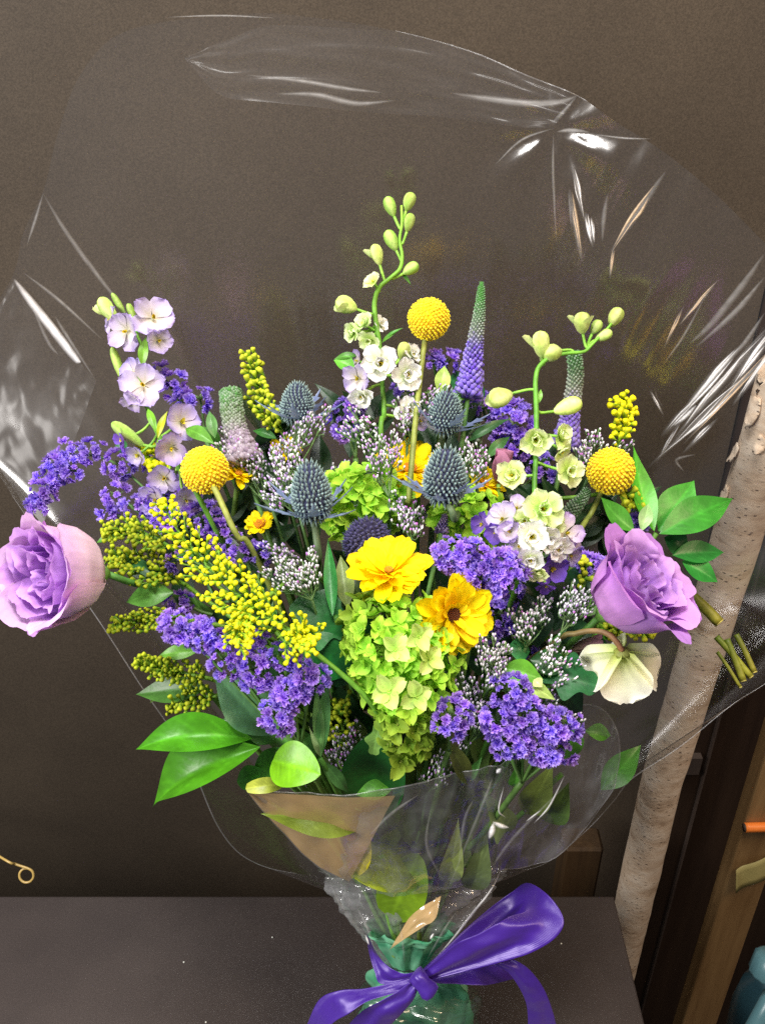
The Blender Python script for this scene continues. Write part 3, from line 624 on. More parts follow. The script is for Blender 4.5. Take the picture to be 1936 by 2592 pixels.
lkC = larkspur("cream green larkspur with a hooked tip at the right",
    [(1548, 818), (1526, 843), (1500, 869), (1478, 890), (1440, 894), (1395, 903), (1364, 928), (1355, 962), (1356, 1012), (1357, 1062), (1356, 1150), (1352, 1221), (1352, 1290), (1335, 1400)], -.03,
    [(1556, 803, 18, -35, 50, 20, 1), (1527, 850, 30, -14, 44, 16, 1), (1473, 818, -4, -30, 54, 24, 3), (1508, 828, 12, -20, 38, 15, 1), (1369, 872, -4, -30, 66, 25, 2), (1399, 893, -22, 8, 52, 25, 2), (1268, 1006, -30, 12, 64, 29, 2), (1436, 1030, 35, -12, 72, 25, 1)],
    [(1355, 1112, 46, 'g', -.05, .25, 1, -.01), (1412, 1104, 42, 'g', .6, -.1, .7, .0), (1418, 1140, 34, 'h', .5, .6, .6, 0), (1297, 1204, 46, 'g', -.35, .0, .9, -.005), (1434, 1192, 46, 'g', .35, .05, .9, -.005), (1370, 1290, 58, 'g', .1, -.1, 1, -.03), (1276, 1314, 48, 'm', -.5, -.1, .8, -.01), (1306, 1292, 44, 'm', -.2, -.3, .9, -.004), (1345, 1358, 54, 'w', -.05, .1, 1, -.03), (1342, 1412, 42, 'w', -.1, .5, .9, -.028), (1428, 1350, 54, 'm', .5, -.05, .8, -.012), (1410, 1385, 42, 'w', .3, .4, .9, -.018), (1222, 1326, 36, 'u', -.7, 0, .6, .01), (1393, 1436, 48, 'u', .2, .2, .9, .0), (1255, 1345, 36, 'u', -.3, .3, .8, .0), (1310, 1435, 26, 'g', -.4, .6, .7, -.02), (1380, 1480, 30, 'u', .1, .8, .6, .0), (1440, 1405, 34, 'l', .7, .3, .5, 0), (1330, 1318, 40, 'g', -.3, .1, .9, -.02), (1395, 1330, 38, 'g', .3, .1, .9, -.02), (1385, 1365, 38, 'w', .2, .2, .9, -.024), (1315, 1380, 34, 'm', -.4, .3, .8, -.01), (1290, 1345, 36, 'l', -.4, .1, .8, -.01), (1360, 1445, 34, 'g', .1, .7, .7, -.02), (1450, 1370, 34, 'm', .7, .1, .6, -.005)])
leaf_part(lkC, (1364, 1020, D(1364, 1020, -.03)), (1368, 985, D(1368, 985, -.03)), 12, col=srgb(110, 160, 60))

# ------------------------------------------------------------------ veronica spikes
def veronica(lab, pts, r0, r1, off, cs, nb=420, purple_from=.5):
    sp = catmull([PD(x, y, off) for x, y in pts], 40); d = D(*pts[0], off)
    t = thing("veronica_spike", lab, "flower", sp[-1], "veronica spikes"); b = MB()
    cg, cw, cp = cs; rad = lambda u: S(r0 + (r1 - r0) * min(1, u * 1.6), d) * (1 if u > .04 else .75)
    def cc(u): return mix3(cg, cw, (u - .15) * 3) if u < purple_from * .8 else mix3(cw, cp, (u - purple_from * .8) * 6)
    b.tube(sp, lambda u: rad(u) * .8, lambda u: tuple(q * .6 for q in cc(u)), 9)
    for k in range(nb):
        u = (k + .5) / nb; a = k * 2.399963; f = u * 40; i = min(int(f), 39); p = sp[i].lerp(sp[i + 1], f - i); tg = (sp[i] - sp[i + 1]).normalized()
        n0 = tg.orthogonal().normalized(); n1 = tg.cross(n0); nd = n0 * math.cos(a) + n1 * math.sin(a)
        pf = max(0, (u - purple_from) / (1 - purple_from)); h = rad(u) * (.38 + .55 * pf) * rnd.uniform(.7, 1.2); rb = rad(u) * (.16 + .13 * pf)
        c = cc(u + rnd.uniform(-.06, .06)); c2 = mix3(c, (.8, .78, .85), .25 * rnd.random())
        b.lathe([(0, rb * .7), (h * .6, rb), (h, rb * (.5 + .5 * pf))], lambda tt, aa, c=c, c2=c2: mix3(c, c2, tt), 5, None, frame(p + nd * rad(u) * .72, (nd + tg * (.7 - .4 * pf)).normalized(), tg))
    link("spike", b.mesh("spike", M_FUZZ), t, None, "stuff")
    stem_to_bind(t, sp[-1], sp[-1] - sp[-3], S(6, d), srgb(70, 110, 50))
    return t
VG = (srgb(62, 135, 48), srgb(120, 130, 120), srgb(92, 58, 178))
veronica("tall purple veronica spike with a green tip, right of the centre", [(1219, 714), (1214, 780), (1205, 850), (1194, 930), (1183, 1010)], 8, 23, .0, VG, 480, .6)
veronica("green and purple veronica spike behind the hooked larkspur", [(1452, 890), (1456, 950), (1448, 1010), (1438, 1075), (1430, 1130)], 19, 22, .02, (srgb(62, 112, 48), srgb(128, 132, 120), srgb(96, 70, 170)), 420, .6)
veronica("blunt green veronica spike behind the left ball flower", [(583, 988), (586, 1020), (592, 1070), (604, 1120), (622, 1180)], 26, 30, .005, (srgb(60, 118, 40), srgb(88, 108, 70), srgb(128, 112, 130)), 760, .66)
veronica("short dark green veronica spike below the right ball flower", [(1488, 1240), (1470, 1265), (1445, 1292), (1420, 1320)], 12, 20, .01, (srgb(60, 100, 45), srgb(48, 88, 42), srgb(42, 80, 45)), 240, .9)
veronica("short green veronica spike tucked behind the upper centre thistle", [(1212, 1075), (1205, 1100), (1196, 1125)], 10, 18, .02, (srgb(84, 112, 48), srgb(70, 100, 45), srgb(60, 90, 45)), 160, .9)
veronica("thin dim purple veronica spike in front of the lower hydrangea", [(1126, 1302), (1122, 1325), (1115, 1350)], 8, 12, -.01, (srgb(70, 60, 100), srgb(90, 80, 120), srgb(80, 60, 120)), 90, .4)

# ------------------------------------------------------------------ statice (purple papery clusters)
SA = srgb(118, 72, 200); SB = srgb(154, 108, 234); SCc = srgb(206, 184, 254)
def stat_mesh(seed):
    r_ = random.Random(seed); b = MB(); its = []
    def cf(u, t): return mix3(mix3(SA, SB, u * 1.3), SCc, max(0, u - .6) * 1.6 + r_.uniform(-.22, .22) * u)
    for k in range(6): its.append((petal(r_.uniform(.85, 1.1), .50, r_.uniform(.55, 1.0), r_.uniform(-.7, .1), .1, .17, 5.5, seed * 40 + k, 4, 6, lambda q: .25 + .75 * q, cf, 0, .13), k * 1.047 + r_.uniform(-.25, .25)))
    for k in range(4): its.append((petal(r_.uniform(.7, .95), .36, r_.uniform(1.0, 1.35), r_.uniform(-.5, .1), .2, .16, 5.5, seed * 70 + k, 4, 5, lambda q: .25 + .75 * q, cf, 0, .14), k * 1.57 + r_.uniform(-.3, .3)))
    rosette(b, its); return b.mesh("floret", M_PAPER, True)
STAT = [stat_mesh(k) for k in range(8)]
def calyx_mesh():
    b = MB(); its = [(petal(1, .22, .9, -.3, .3, 0, 1, k, 4, 2, leaf_prof, lambda s, t: mix3(srgb(70, 110, 50), srgb(120, 155, 80), s)), k * 1.05) for k in range(6)]
    rosette(b, its); return b.mesh("calyx", M_LEAF)
CALYX = calyx_mesh()
def statice(lab, clusters, off, toward=.9, branch=None, fsz=18.5, dens=92., stem_r=8, up=-.45, main=None, chain=False):
    x0, y0 = clusters[0][:2]; t = thing("statice", lab, "flower", PD(x0, y0, off), "purple statice stems")
    cen = []
    for cl in clusters:
        x, y, rx, ry = cl[:4]; rx *= .86; ry *= .86; rot = R_(cl[4]) if len(cl) > 4 else 0; d = D(x, y, off); C = P(x, y, d); cen.append(C)
        n = max(4, int(rx * ry / dens)); ca, sa = math.cos(rot), math.sin(rot)
        for q in fib(int(n * 1.9)):
            if q.z < -.05: continue
            q = q + Vector((rnd.uniform(-.1, .1), rnd.uniform(-.1, .1), rnd.uniform(-.12, .12)))
            ex, ey = q.x * rx, q.y * ry; dx, dy = ex * ca - ey * sa, ex * sa + ey * ca
            p = C + RT * S(dx, d) - UP * S(dy, d) - FW * S(q.z * min(rx, ry) * .7, d)
            nd = (RT * (q.x * ca / rx * 40 - q.y * sa / ry * 40) * .8 - UP * ((q.x * sa / rx + q.y * ca / ry) * 40 + up) * .9 - FW * (q.z * toward + .25)).normalized()
            nd = (nd + Vector((rnd.uniform(-.3, .3), rnd.uniform(-.3, .3), rnd.uniform(-.2, .4)))).normalized()
            link("floret", rnd.choice(STAT), t, frame(p, nd, UP, rnd.random() * 6) @ Matrix.Scale(S(fsz * rnd.choice((.55, .8, .95, 1.05, 1.15)) * rnd.uniform(.9, 1.1), d), 4))
        m = frame(C + FW * S(min(rx, ry) * .5, d) - UP * S(min(rx, ry) * .4, d), dirp(0, -.8, .4)) @ Matrix.Scale(S(min(rx, ry) * 1.0, d), 4)
        link("calyx", CALYX, t, m)
    gs = srgb(84, 122, 58)
    if main: hub = PD(main[0], main[1], off + .02)
    else: hub = sum(cen, Vector()) / len(cen) + FW * .012 - UP * .03
    for ci, C in enumerate(cen):
        if chain and ci: continue
        b = MB(); b.tube(catmull([c_ + FW * .006 - UP * .004 for c_ in (cen if chain else [C])] + [hub], 30) if chain else catmull([C + FW * .004, C.lerp(hub, .5) - UP * .003 + FW * .006, hub], 10), S(stem_r * .6, .7), gs, 6); link("branch", b.mesh("branch", M_STEM), t)
    stem_to_bind(t, hub, P(*BIND) - hub, S(stem_r, .7), gs)
    return t
statice("wide purple statice head right of the yellow daisies", [(1150, 1402, 62, 46, 15), (1215, 1430, 72, 62, 30), (1275, 1450, 55, 62, 40)], -.045, main=(1195, 1560), stem_r=15)
statice("lush purple statice cluster at the lower right front", [(1290, 1748, 48, 42), (1262, 1822, 46, 44), (1330, 1810, 44, 40), (1400, 1835, 50, 46), (1440, 1830, 32, 38), (1290, 1880, 52, 42), (1372, 1890, 55, 48), (1428, 1890, 28, 38)], -.035, main=(1320, 1980))
statice("single purple statice tuft touching the hydrangea's right side", [(1143, 1812, 46, 54, 25)], -.035, main=(1135, 1900))
statice("long purple statice arm below the goldenrod at lower left", [(456, 1587, 50, 46, 20), (518, 1612, 44, 46), (576, 1668, 42, 50), (648, 1694, 40, 58), (648, 1625, 36, 28), (717, 1658, 36, 30), (783, 1712, 50, 38, 35), (738, 1752, 40, 40), (703, 1808, 44, 46), (726, 1842, 20, 20)], -.035, main=(760, 1900), stem_r=7, dens=88)
statice("arched purple statice arm at the far left above the lisianthus", [(100, 1278, 24, 24), (110, 1248, 32, 32), (128, 1210, 34, 34), (150, 1180, 36, 36), (186, 1186, 30, 28), (180, 1142, 36, 30), (237, 1142, 36, 30), (305, 1172, 38, 34)], .01, main=(420, 1290), stem_r=6, fsz=16.5, dens=70, chain=True)
statice("purple statice stem lying under the left ball flower", [(292, 1252, 30, 32), (272, 1290, 18, 16), (345, 1282, 30, 26), (396, 1268, 36, 36), (420, 1325, 34, 30), (475, 1272, 34, 30), (520, 1312, 46, 40), (560, 1348, 34, 32)], .012, main=(600, 1480), stem_r=7)
statice("purple statice behind the leaning lavender larkspur", [(436, 972, 34, 36), (412, 950, 24, 26), (505, 1005, 32, 26), (470, 1018, 26, 24), (455, 1040, 26, 22)], .015, main=(520, 1110), stem_r=6)
statice("purple statice tufts between goldenrod and pale white sprays", [(612, 1388, 42, 32, 20), (458, 1420, 30, 22), (660, 1405, 24, 24)], .0, main=(650, 1480))
statice("small purple statice tuft at the back beside the tall ball flower", [(1098, 915, 26, 26), (1132, 912, 30, 28), (1022, 985, 26, 30)], .01, main=(1115, 985), stem_r=8, up=-.9)
statice("deep violet statice mass behind the hooked larkspur's stem", [(1295, 1075, 55, 60), (1310, 1130, 36, 40), (1222, 1030, 26, 26), (1372, 1180, 34, 42)], .04, main=(1300, 1250))
statice("violet statice wedge behind the pale sprays left of the white larkspur", [(873, 1055, 34, 56, 15), (905, 1030, 16, 24)], .02, main=(900, 1160))
statice("little purple statice tuft behind the right leaves", [(1616, 1300, 28, 34)], .02, main=(1590, 1380))
statice("purple statice peeking out left of the right lisianthus", [(1498, 1438, 40, 36), (1465, 1410, 20, 18)], .015, main=(1470, 1520))
statice("dim purple statice shaded under the goldenrod at far left", [(455, 1523, 34, 22), (400, 1180, 26, 36), (430, 1240, 30, 40)], .03, main=(560, 1560))
statice("dark purple statice in the shade right of the thick stem", [(1270, 1560, 40, 46), (1235, 1620, 30, 30), (1340, 1650, 26, 34), (1300, 1500, 36, 26)], .035, main=(1280, 1700))

# ------------------------------------------------------------------ goldenrod
def gbud(seed, top, bot):
    b = MB(); b.lathe([(-2.6, .14), (-1.7, .24), (-.9, .55), (-.1, .86), (.6, .98), (1.0, .80), (1.12, .2)], lambda t, a: mix3(bot, top, (t - .30) * 2.2 + .1 * math.cos(6 * a)), 9, lambda t, a: 1 + .08 * t * math.cos(6 * a + seed)); return b.mesh("bud", M_BUD)
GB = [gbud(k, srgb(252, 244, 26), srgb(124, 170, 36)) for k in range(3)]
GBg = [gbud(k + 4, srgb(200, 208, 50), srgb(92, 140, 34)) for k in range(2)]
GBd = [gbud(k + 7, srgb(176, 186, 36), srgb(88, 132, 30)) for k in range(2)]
def goldenrod(lab, axis, off, wfun, nbr, nbud, bsz, meshes, fwd=.8, gcol=None, seed=1, leaves=0, spread=1.0):
    r_ = random.Random(seed); ap = [Vector((x, y, 0)) for x, y in axis]; ax = catmull(ap, 60); cg = gcol or srgb(100, 145, 36)
    t = thing("goldenrod", lab, "flower", PD(axis[-1][0], axis[-1][1], off), "goldenrod stems")
    to3 = lambda v, o=0: PD(v.x, v.y, off + o)
    b = MB(); b.tube([to3(v, .004) for v in ax], lambda u: S(2.5 + 3.5 * u, .7), cg, 6); link("stem", b.mesh("stem", M_STEM), t)
    def bud(v, dr, o):
        d = D(v.x, v.y, off + o); nd = (dirp(dr.x, dr.y, .5 + r_.uniform(-.2, .5)) + Vector((r_.uniform(-.25, .25), 0, r_.uniform(-.1, .3)))).normalized()
        link("bud", r_.choice(meshes), t, frame(P(v.x, v.y, d), nd, UP, r_.random() * 6) @ Matrix.Scale(S(bsz * r_.choice((.62, .85, .95, 1.0, 1.12)) * r_.uniform(.9, 1.1), d), 4))
    for k in range(nbr):
        u = .03 + .94 * (k + .5) / nbr; i = int(u * 59); p = ax[i]; tg = (ax[i] - ax[i + 1]).normalized(); sd = Vector((-tg.y, tg.x, 0)) * (1 if k % 2 else -1)
        ln = wfun(u) * r_.uniform(.75, 1.15); dr = (sd * spread + tg * fwd * r_.uniform(.7, 1.3)).normalized(); zo = r_.uniform(-.016, .006)
        pts = [p, p + dr * ln * .5 + tg * ln * .05, p + dr * ln + tg * ln * .22]; br = catmull(pts, 8)
        b = MB(); b.tube([to3(v, .004 + zo * q / 8) for q, v in enumerate(br)], lambda u_: S(2.2, .7), cg, 5); link("branch", b.mesh("branch", M_STEM), t)
        nb_ = max(2, int(nbud * ln / max(1, wfun(.6)) + .5))
        for j in range(nb_):
            f = (j + 1) / nb_; q = br[min(8, int(f * 8))]; nn = Vector((-dr.y, dr.x, 0)) * (1 if j % 2 else -1)
            bud(q + nn * bsz * r_.uniform(.2, 1.3) * (1 if f < .95 else .2) + Vector((r_.uniform(-4, 4), r_.uniform(-4, 4), 0)), (nn * .8 + dr + tg * .3), zo * f - .003)
    for k in range(5): bud(ax[0] + Vector((r_.uniform(-9, 9), r_.uniform(-8, 14), 0)), (ax[0] - ax[4]).normalized(), -.004)
    for k in range(leaves):
        i = int((.3 + .65 * (k + .5) / leaves) * 59); p = ax[i]; tg = (ax[i] - ax[i + 1]).normalized(); sd = Vector((-tg.y, tg.x, 0)) * (1 if k % 2 else -1)
        q = p + (sd + tg * .8).normalized() * wfun(.5) * .8
        leaf_part(t, (p.x, p.y, D(p.x, p.y, off + .008)), (q.x, q.y, D(q.x, q.y, off + .002)), 16, col=srgb(70, 120, 40))
    h = to3(ax[-1], .01); stem_to_bind(t, h, to3(ax[-1], .01) - to3(ax[-6], .01), S(6, .7), cg)
    return t
goldenrod("big bright goldenrod plume sweeping down the left front", [(412, 1272), (446, 1335), (500, 1405), (560, 1468), (620, 1520), (680, 1565), (740, 1600)], -.055, lambda u: 26 + 80 * u ** .9, 34, 8, 6.7, GB, seed=3, leaves=8)
goldenrod("goldenrod side spray ending in a bunch of yellow beads above the statice", [(775, 1590), (760, 1625), (745, 1640), (700, 1600)], -.052, lambda u: 48, 13, 6, 6.9, GB, seed=8)
goldenrod("goldenrod tuft over the middle of the long statice arm", [(598, 1625), (610, 1592), (622, 1560), (640, 1530)], -.055, lambda u: 46, 14, 6, 6.9, GB, seed=9)
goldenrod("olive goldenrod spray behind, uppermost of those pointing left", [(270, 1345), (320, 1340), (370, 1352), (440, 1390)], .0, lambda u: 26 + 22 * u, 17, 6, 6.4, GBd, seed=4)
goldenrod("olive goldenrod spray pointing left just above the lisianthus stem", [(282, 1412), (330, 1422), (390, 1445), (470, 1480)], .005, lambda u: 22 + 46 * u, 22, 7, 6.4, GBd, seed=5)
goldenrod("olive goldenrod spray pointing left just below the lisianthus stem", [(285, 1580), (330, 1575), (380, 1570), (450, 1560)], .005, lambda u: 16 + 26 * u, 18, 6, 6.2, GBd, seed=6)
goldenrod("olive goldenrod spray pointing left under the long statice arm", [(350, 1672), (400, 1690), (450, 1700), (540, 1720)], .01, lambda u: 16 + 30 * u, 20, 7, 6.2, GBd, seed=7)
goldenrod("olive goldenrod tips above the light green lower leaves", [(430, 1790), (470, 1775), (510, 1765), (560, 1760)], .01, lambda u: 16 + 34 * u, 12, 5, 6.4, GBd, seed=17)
goldenrod("green budded goldenrod sprig standing at the back left", [(632, 902), (645, 950), (660, 1000), (690, 1060), (720, 1100)], .02, lambda u: 22 + 42 * u, 19, 5, 7.4, GBg, seed=10, fwd=1.3, spread=.8)
goldenrod("yellow goldenrod sprig above the right ball flower", [(1572, 1020), (1582, 1050), (1575, 1090), (1560, 1140)], .02, lambda u: 26 + 14 * u, 13, 4, 8, GB, seed=12, fwd=1.1)
goldenrod("small goldenrod bunch tucked under the right ball flower", [(1598, 1272), (1592, 1262), (1575, 1248), (1550, 1240)], .01, lambda u: 24, 7, 4, 9, GBd, seed=13)
goldenrod("goldenrod tip pointing right under the right lisianthus", [(1648, 1598), (1610, 1592), (1560, 1590), (1510, 1585)], .01, lambda u: 20 + 14 * u, 16, 5, 7, GBg, seed=14, leaves=4)
goldenrod("few goldenrod beads left of the right lisianthus", [(1477, 1418), (1482, 1440), (1480, 1470), (1470, 1500)], .0, lambda u: 12, 5, 2, 9, GBg, seed=15)
goldenrod("goldenrod bunch half hidden behind the lavender larkspur", [(372, 1135), (385, 1165), (410, 1190), (440, 1220)], .02, lambda u: 26, 9, 5, 8.5, GB, seed=16)
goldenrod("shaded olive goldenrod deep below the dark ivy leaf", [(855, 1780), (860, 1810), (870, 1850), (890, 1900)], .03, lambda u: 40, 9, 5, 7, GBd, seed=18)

# ------------------------------------------------------------------ misty limonium sprays (tiny white and lavender flowers)
def misty(lab, tips, hub, off, n=26, white=.5, sz=4.5, ln=76):
    n = int(n * 1.6)
    t = thing("misty_spray", lab, "flower", PD(hub[0], hub[1], off), "misty limonium sprays"); bs = MB(); bf = MB(); H = PD(hub[0], hub[1], off + .01)
    c_w = srgb(232, 226, 238); c_l = srgb(182, 148, 212); c_g = srgb(112, 145, 92); c_p = srgb(190, 110, 200)
    loc = W[t.name].translation
    for (x, y) in tips:
        T = PD(x, y, off); pts = catmull([T, T.lerp(H, .5) - UP * .004 + RT * rnd.uniform(-.004, .004), H], 12); d = D(x, y, off)
        bs.tube([p - loc for p in pts], S(2.0, d), srgb(88, 120, 66), 5)
        ax2 = Vector((x - hub[0], y - hub[1], 0)).normalized()
        for k in range(n):
            f = rnd.random() ** .8; q = ln * f; sdv = Vector((-ax2.y, ax2.x, 0)) * rnd.uniform(-1, 1) * (9 + 20 * f)
            px_, py_ = x - ax2.x * q + sdv.x, y - ax2.y * q + sdv.y - 6; o2 = off + rnd.uniform(-.012, .008)
            p = PD(px_, py_, o2); nd = dirp(ax2.x + rnd.uniform(-.5, .5), ax2.y - .5 + rnd.uniform(-.4, .4), .35)
            h = S(sz * rnd.uniform(2.2, 3.4), d); rr = S(sz * .62, d); u = rnd.random()
            tc = c_w if u < white else (c_l if u < .93 else c_p)
            bf.lathe([(-h * .55, rr * .3), (-h * .1, rr * .7), (h * .25, rr * 1.0), (h * .5, rr * .55)], lambda tt, a, tc=tc: mix3(c_g, tc, (tt - .35) * 3.0), 5, None, Matrix.Translation(-loc) @ frame(p, nd))
            if k % 3 == 0:
                i = min(11, int(12 * q / max(1, (Vector((x, y, 0)) - Vector((hub[0], hub[1], 0))).length)) + 1)
                bs.tube([p - loc - nd * h * .5, (pts[i] - loc)], S(1.1, d), srgb(95, 128, 75), 4)
    link("floret_mist", bf.mesh("floret_mist", M_BUD), t, W[t.name], "stuff"); link("branchlets", bs.mesh("branchlets", M_STEM), t, W[t.name], "stuff")
    stem_to_bind(t, H, P(*BIND) - H, S(4, .7), srgb(70, 105, 55))
misty("lavender misty spray rising between left ball flower and back thistle", [(560, 1090), (600, 1110), (640, 1130), (545, 1130), (625, 1160)], (690, 1290), .0, 26, .55)
misty("lavender misty spray crossing in front of the back left thistle", [(835, 1030), (790, 1050), (760, 1075), (720, 1105), (690, 1130)], (720, 1230), -.012, 28, .45)
misty("pink and white misty spray left of the big left thistle", [(700, 1180), (668, 1215), (655, 1250), (690, 1150), (735, 1120)], (760, 1310), -.02, 30, .55)
misty("fine misty twigs left of the white larkspur", [(880, 1030), (870, 1065), (850, 1090), (905, 1060)], (985, 1150), -.02, 18, .5)
misty("lavender misty spray left of the tall ball flower's stem", [(925, 1120), (960, 1105), (990, 1090), (1010, 1120), (945, 1140)], (985, 1260), -.03, 22, .4)
misty("lavender misty spray crossing the tall ball flower's stem high up", [(1000, 1010), (1020, 1040), (1050, 1000), (1100, 985), (1130, 975)], (1030, 1130), -.005, 24, .45)
misty("misty spray standing right behind the centre thistle", [(1175, 1115), (1200, 1130), (1225, 1135), (1240, 1150), (1105, 1135)], (1190, 1240), .0, 22, .55)
misty("drooping misty spray below left of the centre thistle", [(990, 1250), (1015, 1262), (1045, 1275), (1070, 1290)], (1040, 1370), -.02, 24, .55)
misty("bright white misty spray in the dark gap left of the daisy", [(790, 1390), (765, 1420), (735, 1430), (700, 1440), (660, 1450), (715, 1420)], (790, 1520), -.03, 30, .85)
misty("dim misty spray right of the yellow goldenrod plume", [(690, 1400), (650, 1380), (705, 1385)], (760, 1450), .0, 24, .6)
misty("misty spray at the right beyond the hooked larkspur", [(1455, 1110), (1490, 1095), (1515, 1085), (1605, 1115), (1475, 1130)], (1490, 1200), .02, 20, .7)
misty("white misty spray overlapping the right lisianthus", [(1448, 1470), (1470, 1490), (1500, 1500), (1520, 1512), (1460, 1510)], (1420, 1600), -.03, 24, .8)
misty("white misty spray in the dark between statice and right lisianthus", [(1375, 1510), (1395, 1520), (1290, 1550), (1345, 1550), (1315, 1540)], (1330, 1640), -.015, 20, .8)
misty("white misty spray right of the lower daisy petals", [(1215, 1615), (1245, 1610), (1280, 1625), (1240, 1650), (1265, 1680), (1290, 1640)], (1240, 1730), -.03, 26, .75)
misty("misty spray left of the hellebore flower", [(1410, 1610), (1400, 1640), (1440, 1650), (1470, 1680), (1485, 1700)], (1370, 1720), -.02, 22, .75)
misty("misty spray edging the lower right statice from behind", [(1440, 1720), (1420, 1755), (1385, 1765), (1350, 1740), (1480, 1820)], (1330, 1860), -.02, 22, .6)
misty("misty spray between hydrangea and lower right statice", [(1160, 1700), (1200, 1715), (1215, 1745), (1170, 1760), (1225, 1780)], (1180, 1890), -.01, 26, .65)
misty("sparse misty twigs hanging below the hydrangea", [(1110, 1920), (1130, 1900), (1185, 1880), (1160, 1920)], (1080, 2010), .0, 16, .5)
misty("shaded misty spray deep between the hydrangea and lower leaves", [(850, 1850), (885, 1870), (830, 1900), (900, 1830)], (900, 2000), .025, 26, .5)
misty("shaded misty spray deep behind the left thistle", [(850, 1180), (880, 1170), (830, 1210), (760, 1300)], (860, 1330), .01, 24, .4)

# ------------------------------------------------------------------ lisianthus
LP_in = srgb(150, 92, 200); LP_mid = srgb(190, 138, 214); LP_out = srgb(224, 182, 222); LP_edge = srgb(206, 160, 226)
def interp(tab, x):
    for (x0, y0), (x1, y1) in zip(tab, tab[1:]):
        if x <= x1: t = (x - x0) / (x1 - x0); t = t * t * (3 - 2 * t) * .35 + t * .65; return y0 + (y1 - y0) * t
    return tab[-1][1]
R_TAB = [(0, 0.0), (.12, .17), (.3, .335), (.5, .43), (.7, .465), (.88, .50), (1.0, .58)]; Z_TAB = [(0, 0.0), (.12, .05), (.3, .19), (.5, .40), (.7, .58), (.88, .70), (1.0, .745)]
def cup_petal(root, F0, sc, th, span, k, h, flare, ruf, seed, pal, tilt=0.):
    """petal wrapped round the flower's axis: k scales the radius, h the height"""
    pin, pmid, prim = pal; ns, nt = 26, 26; vs = []; fs = []; cs = []; z3 = Vector((seed * 3.7, seed * 1.3, 0))
    for i in range(ns + 1):
        for j in range(nt + 1):
            s, t = i / ns, j / nt * 2 - 1
            lim = (1 - .30 * abs(t) ** 2.6) * (1 + .05 * noise.noise(z3 + Vector((t * 3.1, 0, 2)))  + .025 * noise.noise(z3 + Vector((t * 9., 0, 5))))
            u = s * lim; rr = interp(R_TAB, u); rim = max(0, u - .62) / .38
            rr = rr * k + flare * rim ** 2 * (.6 + .4 * math.cos(t * 1.3)) + .035 * t * min(1, u * 2.5)
            q = ruf * rim ** 1.6 * (math.sin(4.6 * t + seed) + .6 * noise.noise(z3 + Vector((t * 5., u * 2, 0))))
            rr += q; z = interp(Z_TAB, u) * h + tilt * t * u * .1 + .5 * ruf * rim * noise.noise(z3 + Vector((t * 4., 3., u * 2)))
            rr += .012 * noise.noise(z3 + Vector((t * 2.2, u * 3, 7.)))
            a = th + t * span * (.75 + .25 * min(1, u * 2)); vs.append((rr * math.cos(a), rr * math.sin(a), z))
            vein = .06 * math.cos(t * 34 + 3 * noise.noise(z3 + Vector((t * 4, u * 2, 1)))) * (1 - .5 * u)
            c = mix3(mix3(pin, pmid, u * 1.4), prim, max(0, u - .55) * 2.0 + .2 * abs(t) ** 4); cs.append(tuple(max(0, v * (1 - vein)) for v in c))
    for i in range(ns):
        for j in range(nt):
            q = i * (nt + 1) + j; fs.append((q, q + 1, q + nt + 2, q + nt + 1))
    b = MB(); b.add(vs, fs, cs); return link("petal", b.mesh("petal", M_PETAL), root, F0 @ Matrix.Scale(sc, 4))
def lisianthus(lab, base, axis, L_, off, rings, pal_o, pal_i, seed):
    d = D(base[0], base[1], off); B = P(base[0], base[1], d); ax = dirp(*axis); sc = S(L_, d); t = thing("lisianthus", lab, "flower", B, "purple lisianthus blooms")
    F0 = frame(B, ax, UP); r_ = random.Random(seed)
    for ri, (n, k_, h_, sp_, fl, ruf, ph) in enumerate(rings):
        for k in range(n):
            cup_petal(t, F0, sc, ph + 2 * math.pi * k / n + r_.uniform(-.12, .12), sp_, k_ * r_.uniform(.95, 1.05), h_ * r_.uniform(.94, 1.05), fl * r_.uniform(.5, 1.4), ruf, seed * 10 + ri * 7 + k * 1.9, pal_o if ri == 0 else pal_i, r_.uniform(-1, 1))
    for k in range(5):   # sepals
        b = MB(); b.add(*petal(.55, .05, .75, .35, .3, 0, 1, k, 6, 2, leaf_prof, lambda s, tt: srgb(86, 130, 58)))
        link("sepal", b.mesh("sepal", M_LEAF), t, F0 @ Matrix.Rotation(k * 1.256, 4, 'Z') @ Matrix.Translation((0, .004, -.003)) @ Matrix.Scale(sc, 4))
    b = MB(); b.lathe([(-.10, .045), (-.05, .085), (.03, .12), (.09, .06)], srgb(96, 140, 62), 12, None, F0 @ Matrix.Scale(sc, 4)); link("calyx", b.mesh("calyx", M_STEM), t)
    stem_to_bind(t, B - ax * sc * .08, -ax, S(9, d), srgb(80, 128, 55))
    return t
PAL_PINK = (srgb(236, 216, 214), srgb(242, 206, 232), srgb(220, 176, 232))
PAL_PUR = (srgb(150, 84, 196), srgb(188, 130, 218), srgb(216, 168, 232))
PAL_PUR2 = (srgb(200, 150, 205), srgb(196, 142, 214), srgb(186, 130, 216))
lisianthus("large pale pink purple lisianthus sticking out at the far left", (252, 1452), (-.74, -.05, .98), 258, -.04,
    [(5, 1.0, 1.0, .86, .0, .035, .4), (5, .88, 1.0, .80, .03, .05, 1.0), (5, .70, 1.0, .78, .0, .055, .3), (4, .52, .98, .85, .0, .06, .8), (3, .34, .94, 1.0, .0, .05, .2), (3, .18, .88, 1.1, .0, .03, 1.1)], PAL_PINK, PAL_PUR, 1)
